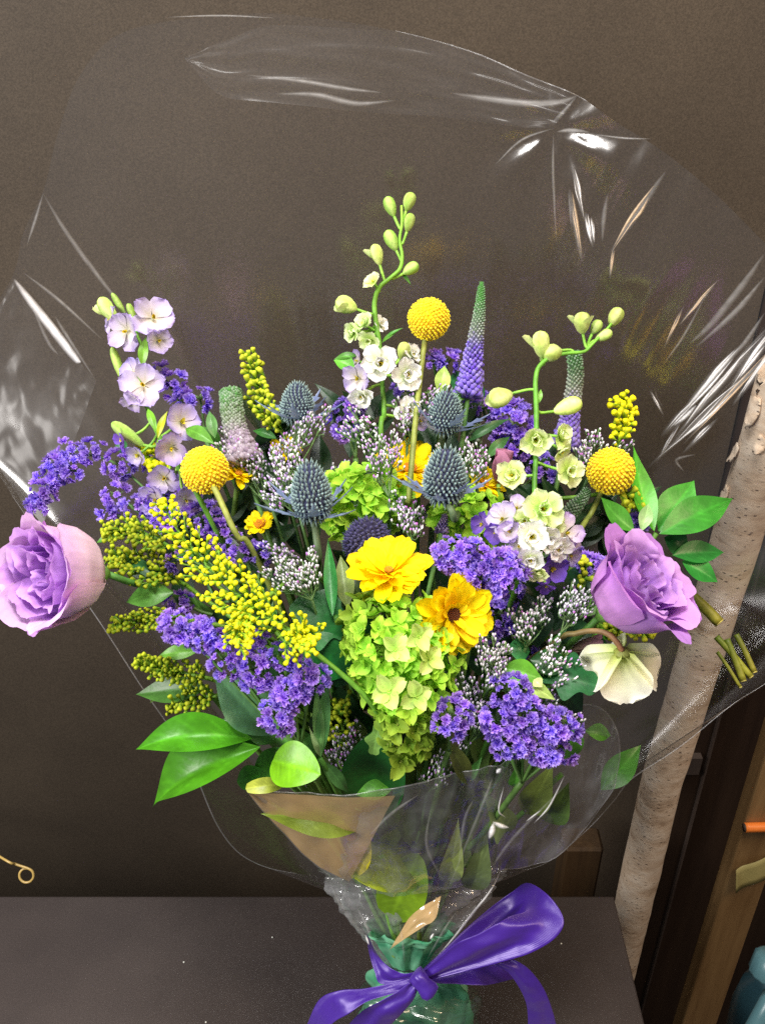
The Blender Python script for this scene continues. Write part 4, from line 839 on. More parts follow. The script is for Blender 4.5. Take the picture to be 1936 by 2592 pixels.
lisianthus("purple lisianthus with ruffled open petals at the right", (1530, 1552), (.62, -.64, .70), 242, -.035,
    [(5, .98, .94, .84, .10, .045, .62), (5, .86, .98, .80, .05, .05, 1.25), (5, .68, 1.0, .78, .0, .055, .5), (4, .50, .98, .85, .0, .06, .9), (3, .33, .94, 1.0, .0, .05, .2), (3, .17, .88, 1.1, .0, .03, 1.1)], PAL_PUR2, PAL_PUR, 2)
t = thing("lisianthus_bud", "dusky pink lisianthus bud half hidden left of the hooked larkspur", "flower bud", PD(1262, 1200, .01))
for k in range(4):
    b = MB(); b.add(*petal(1, .36, 1.2, .2, .6, .03, 3, k, 8, 6, None, lambda s, tt: mix3(srgb(150, 100, 120), srgb(205, 140, 175), s)))
    link("petal", b.mesh("petal", M_PETAL), t, frame(PD(1262, 1225, .012), dirp(.15, -1, .2)) @ Matrix.Rotation(k * 1.57, 4, 'Z') @ Matrix.Scale(S(92, .74), 4))
stem_to_bind(t, PD(1262, 1225, .012), dirp(0, 1, -.3), S(6, .7))
t = thing("lisianthus_bud", "dull mauve lisianthus bud behind the hellebore's curved stem", "flower bud", PD(1470, 1635, .01))
for k in range(4):
    b = MB(); b.add(*petal(1, .3, 1.15, .2, .6, .03, 3, k + 5, 8, 6, None, lambda s, tt: mix3(srgb(120, 110, 80), srgb(150, 104, 122), s)))
    link("petal", b.mesh("petal", M_PETAL), t, frame(PD(1440, 1650, .012), dirp(.95, -.25, .3)) @ Matrix.Rotation(k * 1.57, 4, 'Z') @ Matrix.Scale(S(95, .69), 4))
stem_to_bind(t, PD(1440, 1650, .012), dirp(-1, .3, -.3), S(6, .7))

# ------------------------------------------------------------------ hellebore
dH = D(1570, 1660, -.045); HB0 = P(1574, 1648, dH)
t = thing("hellebore", "nodding cream green hellebore flower on a curved brown stem", "flower", HB0)
FH = frame(HB0, Vector((.13, .10, -1)), RT)
hp = lambda s: (min(1, .3 + 1.5 * s)) * (math.sqrt(max(0, 1 - ((s - .5) / .52) ** 3)) if s > .5 else 1) + .015
def hcol(s, tt):
    c = mix3(srgb(186, 208, 100), srgb(238, 244, 186), s * 2.4); return mix3(c, srgb(255, 254, 240), (s - .3) * 1.3 + .35 * abs(tt))
for k, (a, l, el) in enumerate(((.35, 1.0, .56), (1.62, 1.0, .66), (2.95, 1.02, .54), (4.2, .95, .6), (5.4, 1.0, .62))):
    b = MB(); b.add(*petal(1, .5, el, .55, -.35, .02, 3, k, 14, 12, hp, hcol, .10, .02))
    link("tepal", b.mesh("tepal", M_PETAL), t, FH @ Matrix.Rotation(a, 4, 'Z') @ Matrix.Scale(S(138, dH), 4))
b = MB(); b.lathe([(-.02, .05), (.0, .12), (.04, .15), (.07, .1)], srgb(120, 130, 60), 12, None, FH @ Matrix.Scale(S(150, dH), 4)); link("receptacle", b.mesh("receptacle", M_STEM), t)
for k in range(16):
    b = MB(); a = k * 2.4; b.tube([HB0 + FH.to_3x3() @ Vector((0, 0, .004)), HB0 + FH.to_3x3() @ Vector((.007 * math.cos(a), .007 * math.sin(a), .022))], .0005, srgb(230, 225, 130), 4); link("stamen", b.mesh("stamen", M_STEM), t)
pts = catmull([HB0, P(1562, 1628, dH), P(1540, 1606, dH + .003), P(1505, 1597, dH + .008), P(1460, 1603, dH + .014), P(1400, 1630, dH + .03), P(1250, 1800, .76), P(1060, 2380, .88)], 50)
b = MB(); b.tube(pts, S(7.2, .68), lambda u: mix3(srgb(160, 116, 76), srgb(110, 100, 55), u * 1.6), 10); link("stem", b.mesh("stem", M_STEM), t)

# ------------------------------------------------------------------ foliage
def sprig(name, lab, hubxy, off, leaves, group=None, cat="leaves"):
    h = PD(hubxy[0], hubxy[1], off); t = thing(name, lab, cat, h, group)
    for lf in leaves:
        (bx, by, bo), (tx, ty, to), wpx, col = lf[:4]; kw = lf[4] if len(lf) > 4 else {}
        leaf_part(t, (bx, by, D(bx, by, bo)), (tx, ty, D(tx, ty, to)), wpx, col=col, **kw)
    stem_to_bind(t, h, P(*BIND) - h, S(7, .7), srgb(75, 125, 45))
    return t
L1c = srgb(84, 168, 44); L2c = srgb(64, 140, 40); L3c = srgb(70, 134, 20); L4c = srgb(28, 84, 36); L5c = srgb(150, 185, 120)
rprof = lambda s: (math.sin(math.pi * min(1, s * .93)) ** .55) if s < .995 else .03
sprig("leaf_sprig", "fan of glossy green pointed leaves above the right lisianthus", (1660, 1350), .0, [
    ((1655, 1345, 0), (1602, 1128, -.01), 66, L1c, dict(bend=-.10, fold=.35, twist=.5)),
    ((1665, 1345, .012), (1756, 1216, .0), 92, L2c, dict(bend=.05)),
    ((1668, 1352, .0), (1854, 1262, -.01), 92, L2c, dict(bend=.06, fold=.2)),
    ((1605, 1345, 0), (1520, 1258, -.01), 56, srgb(66, 150, 48), dict(bend=-.08)),
    ((1622, 1345, -.004), (1640, 1275, -.004), 36, L5c),
    ((1700, 1405, .015), (1832, 1398, .01), 62, srgb(40, 118, 40), dict(bend=.05)),
    ((1725, 1420, .015), (1816, 1474, .01), 62, srgb(50, 135, 44), dict(bend=.05)),
    ((1680, 1360, .02), (1740, 1400, .02), 70, L4c), ((1590, 1340, .03), (1560, 1420, .03), 60, L4c)])
sprig("leaf_sprig", "bright green leaves spreading out at the lower left", (700, 1900), .0, [
    ((640, 1870, -.005), (345, 1897, -.03), 100, L3c, dict(bend=.22, fold=.6, toward=.5)),
    ((660, 1890, -.012), (388, 2042, -.045), 140, L3c, dict(bend=.18, fold=.65, toward=.5, twist=.5)),
    ((690, 1925, -.03), (812, 1960, -.05), 118, srgb(104, 172, 18), dict(prof=lambda s: math.sin(math.pi * s ** .85) ** .62 + .001, bend=.08, fold=.25)),
    ((690, 1862, .005), (540, 1700, -.005), 118, srgb(92, 142, 92), dict(fold=.2, bend=.10)),
    ((700, 1860, .02), (550, 1830, .02), 110, srgb(52, 120, 42)),
    ((640, 1960, .0), (780, 1905, .0), 80, srgb(52, 128, 36)),
    ((700, 1880, .015), (620, 1780, .005), 90, srgb(96, 150, 84)),
    ((600, 1980, .0), (690, 1955, -.005), 60, srgb(62, 132, 40)),
    ((720, 1985, -.03), (622, 1996, -.045), 40, srgb(150, 165, 60), dict(prof=rprof)),
    ((700, 1900, .02), (720, 1790, .01), 60, srgb(96, 156, 70))])
sprig("leaf_sprig", "olive leaves trailing left behind the wrap's edge at lower left", (520, 1740), .012, [
    ((530, 1740, .012), (344, 1758, .01), 70, srgb(62, 108, 40), dict(bend=.05)),
    ((500, 1650, .012), (402, 1660, .005), 40, srgb(84, 138, 44)),
    ((470, 1700, .02), (380, 1780, .02), 40, srgb(80, 100, 40)),
    ((300, 1355, .012), (245, 1374, .01), 22, srgb(84, 138, 44)), ((430, 1480, .01), (300, 1405, .005), 34, srgb(36, 88, 40)), ((440, 1500, .008), (320, 1525, .004), 66, srgb(90, 140, 55))])
sprig("leaf_sprig", "narrow upright grey green leaves right of the long statice arm", (810, 1920), -.02, [
    ((812, 1918, -.02), (800, 1735, -.025), 30, srgb(110, 160, 90), dict(bend=-.03)),
    ((812, 1918, -.018), (830, 1705, -.02), 34, srgb(84, 138, 74), dict(bend=.03)),
    ((810, 1915, -.02), (782, 1838, -.02), 14, srgb(150, 180, 120)),
    ((815, 1925, -.01), (880, 2005, -.005), 34, srgb(66, 116, 60)),
    ((740, 1840, -.01), (800, 1920, -.01), 46, srgb(80, 130, 62))])
ivyp = lambda s: (max(0.02, math.sin(math.pi * min(1, s * .9 + .06))) ** .7) * (1 + .30 * math.cos(s * 13))
sprig("ivy_leaf", "large dark green ivy leaf in the middle gap", (800, 1600), .0, [
    ((850, 1720, .0), (790, 1500, -.01), 210, srgb(22, 92, 40), dict(prof=ivyp, bend=.06, fold=.12)),
    ((880, 1590, .0), (760, 1570, -.005), 120, srgb(26, 100, 38), dict(prof=ivyp, bend=.05)),
    ((850, 1740, .015), (900, 1600, .01), 110, srgb(20, 76, 34))])
sprig("leaf_sprig", "slender upright leaves left of the big yellow daisy", (850, 1560), -.01, [
    ((842, 1560, -.015), (830, 1362, -.02), 34, srgb(40, 130, 40), dict(bend=-.03)),
    ((880, 1540, -.008), (862, 1405, -.012), 50, srgb(118, 140, 70), dict(bend=.03)),
    ((880, 1560, .01), (905, 1420, .005), 44, srgb(60, 84, 36))])
sprig("leaf_sprig", "broad dark green leaf hanging under the hydrangea", (985, 1860), .0, [
    ((975, 1840, .005), (930, 2050, .005), 165, srgb(30, 96, 30), dict(prof=rprof, bend=.06)),
    ((960, 1830, -.012), (945, 1910, -.016), 44, srgb(120, 162, 78), dict(prof=ivyp)),
    ((1000, 1990, .0), (900, 2012, .0), 50, srgb(70, 150, 40)),
    ((1130, 1870, -.01), (1185, 1990, .0), 46, srgb(100, 112, 50)),
    ((1180, 1980, .0), (1220, 1915, -.005), 26, srgb(76, 146, 60)),
    ((1170, 1985, .0), (1180, 1910, -.004), 20, srgb(66, 130, 56))])
sprig("leaf_sprig", "dark lobed leaves left of the hellebore", (1390, 1740), .0, [
    ((1370, 1700, -.015), (1512, 1738, -.035), 100, srgb(28, 88, 44), dict(bend=.06, prof=ivyp)),
    ((1340, 1670, -.012), (1450, 1690, -.022), 70, srgb(30, 80, 38), dict(bend=.05)),
    ((1270, 1690, -.02), (1375, 1720, -.03), 66, srgb(88, 160, 44), dict(bend=.06)),
    ((1310, 1720, -.025), (1405, 1772, -.035), 40, srgb(165, 195, 100), dict(bend=.08)),
    ((1340, 1650, .0), (1280, 1640, .0), 66, srgb(46, 120, 56)),
    ((1480, 1640, .01), (1550, 1655, .0), 66, srgb(34, 96, 44)),
    ((1400, 1740, .0), (1475, 1800, .0), 80, srgb(26, 70, 36)),
    ((1500, 1600, .01), (1548, 1615, .01), 30, srgb(90, 180, 50)),
    ((1350, 1720, -.03), (1372, 1740, -.035), 30, srgb(214, 226, 150))])
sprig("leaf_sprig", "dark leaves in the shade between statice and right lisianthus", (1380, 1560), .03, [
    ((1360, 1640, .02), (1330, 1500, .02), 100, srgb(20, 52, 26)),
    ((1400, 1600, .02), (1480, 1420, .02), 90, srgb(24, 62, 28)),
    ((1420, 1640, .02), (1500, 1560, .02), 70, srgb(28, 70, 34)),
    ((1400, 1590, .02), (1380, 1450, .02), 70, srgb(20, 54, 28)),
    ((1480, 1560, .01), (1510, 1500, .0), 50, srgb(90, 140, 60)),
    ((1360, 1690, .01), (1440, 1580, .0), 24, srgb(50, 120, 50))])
sprig("leaf_sprig", "green leaves showing through the right flap of the wrap", (1420, 1960), .03, [
    ((1430, 1920, .0), (1462, 1800, -.01), 60, srgb(90, 150, 50)),
    ((1480, 1850, .03), (1545, 1862, .03), 44, srgb(80, 150, 50)),
    ((1520, 2000, .05), (1622, 1885, .06), 70, srgb(70, 140, 50)),
    ((1380, 2080, .04), (1440, 1980, .03), 80, srgb(84, 110, 50)),
    ((1330, 2060, .03), (1400, 1930, .02), 80, srgb(110, 130, 60)),
    ((1300, 1990, .0), (1310, 1930, -.01), 40, srgb(100, 165, 60))])
sprig("leaf_sprig", "yellow green leaves seen through the gathered film of the neck", (1060, 2210), .035, [
    ((1075, 2215, .03), (878, 2175, .01), 118, srgb(150, 182, 40), dict(prof=rprof, bend=.06, fold=.1)),
    ((1060, 2160, .03), (990, 2322, .03), 125, srgb(124, 168, 34), dict(prof=rprof, bend=.05, fold=.1)),
    ((935, 2105, .0), (890, 2225, .005), 62, srgb(222, 216, 50), dict(bend=.04)),
    ((930, 2090, .0), (660, 2060, -.01), 90, srgb(130, 150, 48)),
    ((1130, 2230, .03), (1160, 2070, .01), 60, srgb(140, 160, 90)),
    ((1190, 2250, .03), (1230, 2090, .01), 70, srgb(110, 130, 80)),
    ((1060, 2090, .03), (1000, 2010, .02), 90, srgb(70, 96, 40)), ((1270, 2120, .03), (1220, 2000, .01), 80, srgb(130, 150, 100))])
sprig("leaf_sprig", "small green leaves around the upper centre thistle", (1220, 1150), .02, [
    ((1180, 1120, .015), (1290, 1060, .01), 26, srgb(48, 92, 46)),
    ((1230, 1160, .015), (1290, 1105, .01), 30, srgb(66, 120, 56)),
    ((1165, 1000, .02), (1150, 935, .02), 40, srgb(56, 130, 70)),
    ((1215, 1020, .02), (1218, 970, .02), 20, srgb(60, 130, 50)),
    ((1180, 1010, .0), (1130, 1000, .0), 26, srgb(110, 165, 70)),
    ((1115, 1000, .0), (1125, 925, -.002), 40, srgb(150, 185, 90))])
sprig("leaf_sprig", "green leaves beside the blunt veronica spike", (560, 1130), .02, [
    ((545, 1110, .0), (530, 1040, .0), 28, srgb(92, 150, 80)),
    ((560, 1130, .02), (500, 1080, .01), 40, srgb(70, 130, 44)),
    ((700, 1110, .02), (640, 1090, .02), 26, srgb(60, 120, 50)),
    ((690, 1090, .02), (720, 1060, .02), 20, srgb(70, 120, 60)), ((312, 1150, .03), (308, 1110, .03), 30, srgb(40, 110, 60))])
def filler(cx, cy, off, n, seed, rx=95, ry=110):
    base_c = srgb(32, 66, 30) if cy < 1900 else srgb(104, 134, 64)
    r_ = random.Random(seed); lv = []
    for k in range(n):
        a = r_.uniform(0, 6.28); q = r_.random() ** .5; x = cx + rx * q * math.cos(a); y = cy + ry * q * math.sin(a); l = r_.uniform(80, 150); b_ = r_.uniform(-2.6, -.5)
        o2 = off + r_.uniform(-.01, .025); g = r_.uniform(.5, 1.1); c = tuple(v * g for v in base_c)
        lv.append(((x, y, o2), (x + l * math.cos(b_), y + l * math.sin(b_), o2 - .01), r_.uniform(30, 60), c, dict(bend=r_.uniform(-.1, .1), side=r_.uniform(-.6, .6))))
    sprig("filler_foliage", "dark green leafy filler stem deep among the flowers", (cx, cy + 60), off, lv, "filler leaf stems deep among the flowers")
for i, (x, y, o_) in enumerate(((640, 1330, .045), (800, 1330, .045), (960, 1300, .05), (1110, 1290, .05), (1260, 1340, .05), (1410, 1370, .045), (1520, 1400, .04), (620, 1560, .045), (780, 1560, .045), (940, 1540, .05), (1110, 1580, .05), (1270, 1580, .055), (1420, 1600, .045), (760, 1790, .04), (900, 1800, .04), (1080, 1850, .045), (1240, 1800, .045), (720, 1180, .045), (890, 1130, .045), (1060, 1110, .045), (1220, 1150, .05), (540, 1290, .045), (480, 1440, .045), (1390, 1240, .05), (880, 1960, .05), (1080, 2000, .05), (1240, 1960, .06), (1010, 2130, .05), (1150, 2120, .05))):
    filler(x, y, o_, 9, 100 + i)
# reflection of stems in the film, modelled as short solid stems
for i, (x0, y0, x1, y1, r, off, lab) in enumerate((
    (1740, 1500, 1818, 1575, 15, .0, "reflection of a thick yellow green stem end, modelled under the right lisianthus"),
    (1812, 1612, 1898, 1712, 9, .02, "modelled green stem reflection, uppermost of the bundle at the right edge of the wrap"),
    (1838, 1618, 1880, 1722, 9, .018, "modelled green stem reflection in the middle of the bundle at the right wrap edge"),
    (1862, 1606, 1908, 1700, 8, .022, "modelled green stem reflection furthest right in the bundle by the wrap edge"),
    (1814, 1650, 1872, 1738, 5, .02, "thin modelled green stem reflection, lowest of the bundle at the right wrap edge"))):
    a = P(x0, y0, .795 + off); e = P(x1, y1, .785 + off); t = thing("reflected_stem", lab, "stem", a, "stem reflections modelled at the right of the wrap")
    b = MB(); b.tube(catmull([a, a.lerp(e, .5) + UP * .001, e], 10), S(r, .77), lambda u: mix3(srgb(88, 104, 28), srgb(140, 136, 44), u), 10); link("stalk", b.mesh("stalk", M_STEM), t)
    b = MB(); b.tube([e, e + (e - a).normalized() * .0012], S(r * .93, .77), srgb(176, 168, 84), 10); link("reflected_stem_end", b.mesh("reflected_stem_end", M_STEM), t)

# ------------------------------------------------------------------ green tissue, clear wrap, ribbon
def rows_tube(name, rows, mat, root, n=72, amp=.06, fold=9, seed=0, depth_k=.8, col=None, jag=0., nv=36, vf=6., kind=None, tw=0.):
    """rows: (py, x_left, x_right, depth) -> crumpled tube"""
    rc = catmull([Vector((r[0], (r[1] + r[2]) / 2, (r[2] - r[1]) / 2)) for r in rows], nv); dc = catmull([Vector((r[3], 0, 0)) for r in rows], nv)
    vs = []; fs = []; cs = []
    for i, (q, dv) in enumerate(zip(rc, dc)):
        d = dv.x
        for k in range(n):
            a = 2 * math.pi * k / n; v3 = Vector((math.cos(a) * 2.2, math.sin(a) * 2.2, i / nv * vf + seed)); a_ = a + tw * i / nv
            rr = q.z * (1 + amp * noise.noise(v3 * 1.4) + amp * .8 * math.sin(fold * a_ + 2.2 * noise.noise(v3)) * .6 + amp * .5 * noise.noise(v3 * 4.))
            y = q.x + (jag * noise.noise(Vector((a * 2.3, seed, 0))) if i == 0 else 0)
            vs.append(P(q.y + rr * math.cos(a), y, d) + FW * S(rr * math.sin(a) * depth_k, d))
            c = col(i / nv, a) if col else (1, 1, 1); cs.append(c)
    for i in range(nv):
        for k in range(n): fs.append((i * n + k, i * n + (k + 1) % n, (i + 1) * n + (k + 1) % n, (i + 1) * n + k))
    b = MB(); b.add(vs, fs, cs); return link(name, b.mesh(name, mat), root, None, kind)
t = thing("tissue_wrap", "green crumpled tissue paper around the stems under the ribbon", "tissue paper", P(1055, 2700, .95))
tg1 = srgb(44, 156, 104); tg2 = srgb(150, 220, 178)
tcol = lambda u, a: mix3(tg1, tg2, .5 + .6 * noise.noise(Vector((math.cos(a) * 2, math.sin(a) * 2, u * 7))))
rows_tube("tissue_sleeve", [(2440, 975, 1085, .885), (2480, 938, 1160, .888), (2530, 930, 1178, .893), (2600, 925, 1182, .905), (2720, 930, 1180, .94)], M_TISSUE, t, amp=.15, fold=8, col=tcol, nv=50, n=110, vf=2.5, tw=1.6)
rows_tube("tissue_collar", [(2345, 932, 1146, .866), (2362, 942, 1132, .868), (2380, 955, 1115, .872), (2440, 990, 1075, .883)], M_TISSUE, t, amp=.16, fold=9, seed=4, col=tcol, jag=34, vf=1.5, n=110)

wr = thing("clear_wrap", "large clear cellophane wrap fanned out around the whole bouquet", "wrap", P(1030, 2450, .885))
OUT = [(846, 2225), (660, 2190), (560, 2105), (470, 1905), (360, 1740), (250, 1570), (120, 1385), (0, 1205), (-80, 1070), (-70, 880), (32, 700), (60, 590), (112, 478), (150, 330), (210, 180), (330, 75), (620, 35), (800, 45), (1000, 78), (1190, 130), (1330, 190), (1462, 243), (1560, 310), (1700, 400), (1880, 560), (2080, 800), (2120, 1100), (2090, 1450), (1990, 1680), (1936, 1730), (1850, 1785), (1720, 1890), (1600, 1970), (1550, 2030), (1480, 2105), (1370, 2190), (1240, 2210)]
oc = catmull([Vector((x, y, 0)) for x, y in OUT], 300)
NC = Vector((1015, 2330, 0)); nr = 90; vs = []; fs = []
def sstep(t):
    t = max(0., min(1., t)); return t * t * (3 - 2 * t)
def back_depth(px_, py_, r, u):
    base_ = .872 + .035 * math.sin(math.pi * min(1, r * 1.0)) - .055 * r ** 2
    if False: base_ -= .018 * r * max(0, (1500 - py_)) / 1500
    dl = math.hypot(px_ - 1402, py_ - 328); ph = math.atan2(py_ - 328, px_ - 1402)
    w1 = .0035 * math.sin(7 * ph + 1.) * math.exp(-dl / 170.) * min(1, dl / 40)
    ang = math.atan2(py_ - 2330, px_ - 1015)
    w2 = .0045 * noise.noise(Vector((ang * 9, r * 1.2, 3.))) + .0008 * noise.noise(Vector((ang * 30, r * 2.5, 7.)))
    rt_ = max(0., min(1, (px_ - 1350) / 350.)) * max(0, min(1, (1500 - py_) / 500.))
    w3 = rt_ * .006 * noise.noise(Vector(((px_ + .62 * py_) / 55., (py_ - .62 * px_) / 420., 1.)))
    w4 = .0015 * noise.noise(Vector((px_ / 700., py_ / 60., 5.))) * max(0, min(1, (420 - py_) / 250.)) * (1 if px_ < 1450 else .3)
    yp = .832 - .092 * sstep((px_ - 1100) / 850.)
    pl = yp / (math.cos(PITCH) + math.sin(PITCH) * (1296 - py_) / FPX)
    k_ = .014; sm_ = -k_ * math.log(math.exp(-pl / k_) + math.exp(-max(base_, .895) / k_))
    base_ = lerp(base_, sm_, sstep((1550 - py_) / 500.))
    return base_ + (w1 + w2 * min(1, r * 1.4) + w3 + w4)
for i in range(301):
    for j in range(nr + 1):
        r = (j / nr) ** .8 * .97 + .03; q = NC.lerp(oc[i], r); vs.append(P(q.x, q.y, back_depth(q.x, q.y, r, i / 300)))
for i in range(300):
    for j in range(nr):
        q = i * (nr + 1) + j; fs.append((q, q + 1, q + nr + 2, q + nr + 1))
b = MB(); b.add(vs, fs, [(1, 1, 1)] * len(vs)); link("back_sheet", b.mesh("back_sheet", M_FILM), wr)
def edge_line(pts, r, nm="film_edge", mat=None, n=60):
    b = MB(); b.tube(catmull(pts, n), (lambda u: r * (.25 + .75 * math.sin(math.pi * min(1, max(0, u))) ** .6)), (1, 1, 1), 6); return link(nm, b.mesh(nm, mat or M_EDGE), wr)
rim = [vs[i * (nr + 1) + nr] for i in range(301)]
edge_line(rim[4:58:2], S(1.7, .8), n=100); edge_line(rim[150:178], S(1.7, .8), n=60); edge_line(rim[241:297:2], S(1.7, .8), n=120)
# front sheet, right flap, warm reflection flaps
def wnoise(s1, s2, amp, seed):
    return lambda u, v: FW * (amp * (noise.noise(Vector((u * s1, v * s2, seed))) + .5 * noise.noise(Vector((u * s1 * 2.7, v * s2 * 2.3, seed + 3.)))))
A = [(622, 2000, .712), (760, 2006, .700), (905, 2010, .690), (1060, 1982, .682), (1180, 1952, .680), (1262, 1938, .684), (1300, 1960, .70)]
Bt = [(828, 2222, .80), (880, 2250, .795), (940, 2262, .790), (1030, 2268, .788), (1130, 2252, .792), (1220, 2225, .80), (1268, 2196, .81)]
v_, f_ = ruled(A, Bt, 110, 60, wnoise(9, 3.5, .006, 2.)); b = MB(); b.add(v_, f_, [(1, 1, 1)] * len(v_)); link("front_sheet", b.mesh("front_sheet", M_FILM_F), wr)
edge_line([v_[i * 61] for i in range(0, 111, 2)], S(2.2, .69), n=110)
A = [(1262, 1940, .69), (1330, 1868, .685), (1400, 1815, .69), (1475, 1782, .70), (1538, 1808, .712), (1567, 1885, .725), (1556, 1985, .74)]
Bt = [(1180, 2235, .80), (1225, 2215, .80), (1270, 2200, .80), (1330, 2196, .80), (1400, 2170, .795), (1475, 2105, .775), (1552, 1995, .745)]
v_, f_ = ruled(A, Bt, 70, 50, wnoise(5, 3, .006, 9.)); b = MB(); b.add(v_, f_, [(1, 1, 1)] * len(v_)); link("right_flap", b.mesh("right_flap", M_FILM_F), wr)
edge_line([v_[i * 51] for i in range(0, 71)] + [v_[70 * 51 + j] for j in range(5, 51, 5)] + [v_[i * 51 + 50] for i in range(65, 10, -5)], S(2.2, .72), n=140)
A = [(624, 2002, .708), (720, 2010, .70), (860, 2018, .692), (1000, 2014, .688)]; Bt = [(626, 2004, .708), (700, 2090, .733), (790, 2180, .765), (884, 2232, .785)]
v_, f_ = ruled(A, Bt, 40, 30, wnoise(3, 2, .003, 4.)); b = MB(); b.add(v_, f_, [(1, 1, 1)] * len(v_)); link("warm_reflection_flap", b.mesh("warm_reflection_flap", M_FLAP_REFL), wr)
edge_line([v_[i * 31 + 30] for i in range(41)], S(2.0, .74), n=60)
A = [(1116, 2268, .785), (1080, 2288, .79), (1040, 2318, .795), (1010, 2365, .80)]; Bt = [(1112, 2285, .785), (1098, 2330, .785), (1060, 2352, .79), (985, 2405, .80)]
v_, f_ = ruled(A, Bt, 24, 8, wnoise(3, 2, .003, 14.)); b = MB(); b.add(v_, f_, [(1, 1, 1)] * len(v_)); link("warm_reflection_flap", b.mesh("warm_reflection_flap", M_FLAP_REFL), wr)  # second patch of the painted warm reflection
rows_tube("gathered_neck", [(2205, 826, 1272, .87), (2254, 845, 1238, .872), (2314, 878, 1190, .875), (2374, 922, 1146, .88), (2430, 965, 1096, .884), (2462, 1000, 1072, .886)], M_FILM_N, wr, n=260, amp=.115, fold=15, seed=2, depth_k=.46, nv=110, vf=5., tw=.6)
rows_tube("film_skirt", [(2470, 985, 1090, .887), (2510, 915, 1190, .89), (2560, 905, 1212, .90), (2720, 900, 1218, .94)], M_FILM, wr, n=80, amp=.09, fold=9, seed=6, depth_k=.8)
M_FILM_D = film("clear_film_doubled_haze", base=.01, fres=.28, rough=.3, haze=.02, wr=.15, wscale=10.)
def bkd(x, y, o):
    dx, dy = x - NC.x, y - NC.y; L0 = math.hypot(dx, dy)
    m = max((((q.x - NC.x) * dx + (q.y - NC.y) * dy) / L0 / max(1e-6, (q - NC).length), (q - NC).length) for q in oc)
    return (x, y, back_depth(x, y, min(1, L0 / m[1]), 0) + o)
for A, Bt, sd in (([(468, 146), (560, 105), (700, 66), (1000, 82), (1190, 132), (1330, 192), (1460, 246)], [(470, 152), (560, 240), (700, 262), (950, 285), (1150, 300), (1300, 320), (1396, 326)], 3.),
                  ([(36, 708), (75, 755), (150, 850), (205, 918), (245, 965)], [(-70, 900), (-60, 1000), (-30, 1120), (20, 1215), (110, 1330)], 8.)):  # left layer is added, its pale haze painting the film's reflection
    v_, f_ = ruled([bkd(x, y, -.007) for x, y in A], [bkd(x, y, -.007) for x, y in Bt], 60, 30, wnoise(4, 5, .0035, sd)); b = MB(); b.add(v_, f_, [(1, 1, 1)] * len(v_)); link("doubled_haze_fold", b.mesh("doubled_haze_fold", M_FILM_D), wr)
# white and warm strips painting highlights along the film's creases
def painted_glint(pts, r, mat=None):
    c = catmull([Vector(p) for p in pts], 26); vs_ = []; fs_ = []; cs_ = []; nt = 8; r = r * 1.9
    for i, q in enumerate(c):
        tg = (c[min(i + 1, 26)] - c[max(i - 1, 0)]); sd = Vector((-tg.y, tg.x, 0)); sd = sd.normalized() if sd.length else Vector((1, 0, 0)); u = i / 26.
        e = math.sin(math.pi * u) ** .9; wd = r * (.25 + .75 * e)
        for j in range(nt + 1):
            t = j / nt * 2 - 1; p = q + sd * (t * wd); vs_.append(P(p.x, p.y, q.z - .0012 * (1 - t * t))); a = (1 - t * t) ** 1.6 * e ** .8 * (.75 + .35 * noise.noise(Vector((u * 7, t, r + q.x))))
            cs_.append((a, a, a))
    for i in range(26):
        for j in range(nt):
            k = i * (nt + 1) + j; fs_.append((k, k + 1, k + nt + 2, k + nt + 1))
    b = MB(); b.add(vs_, fs_, cs_); link("painted_glint", b.mesh("painted_glint", mat or M_GLINT), wr)
def glint_mat(name, strength, hcol):
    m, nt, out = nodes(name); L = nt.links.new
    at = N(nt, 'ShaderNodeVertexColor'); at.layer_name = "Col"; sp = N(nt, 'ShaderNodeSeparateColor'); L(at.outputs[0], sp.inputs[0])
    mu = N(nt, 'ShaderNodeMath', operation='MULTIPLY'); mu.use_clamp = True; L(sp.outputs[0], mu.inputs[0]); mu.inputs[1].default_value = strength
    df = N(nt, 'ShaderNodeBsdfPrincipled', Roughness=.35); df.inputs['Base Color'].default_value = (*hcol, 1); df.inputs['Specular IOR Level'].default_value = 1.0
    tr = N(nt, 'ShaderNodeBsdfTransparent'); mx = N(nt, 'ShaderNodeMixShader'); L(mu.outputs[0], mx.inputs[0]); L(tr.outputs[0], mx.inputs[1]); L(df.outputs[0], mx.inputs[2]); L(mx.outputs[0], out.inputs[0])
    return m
M_GLINT = glint_mat("film_glint", 1.25, (.95, .95, .97)); M_GLINT_W = glint_mat("film_glint_warm", .95, (.95, .70, .45)); M_GLINT_S = glint_mat("film_glint_soft", .20, (.9, .9, .9))
def bk(x, y, o=-.004):
    best = min(range(0, len(vs), 7), key=lambda i: 0) if False else None
    r = 1.0
    dx, dy = x - NC.x, y - NC.y; L0 = math.hypot(dx, dy)
    m = max((( (q.x - NC.x) * dx + (q.y - NC.y) * dy) / L0 / max(1e-6, (q - NC).length), (q - NC).length) for q in oc)
    r = min(1, L0 / m[1]); return (x, y, back_depth(x, y, r, 0) + o)
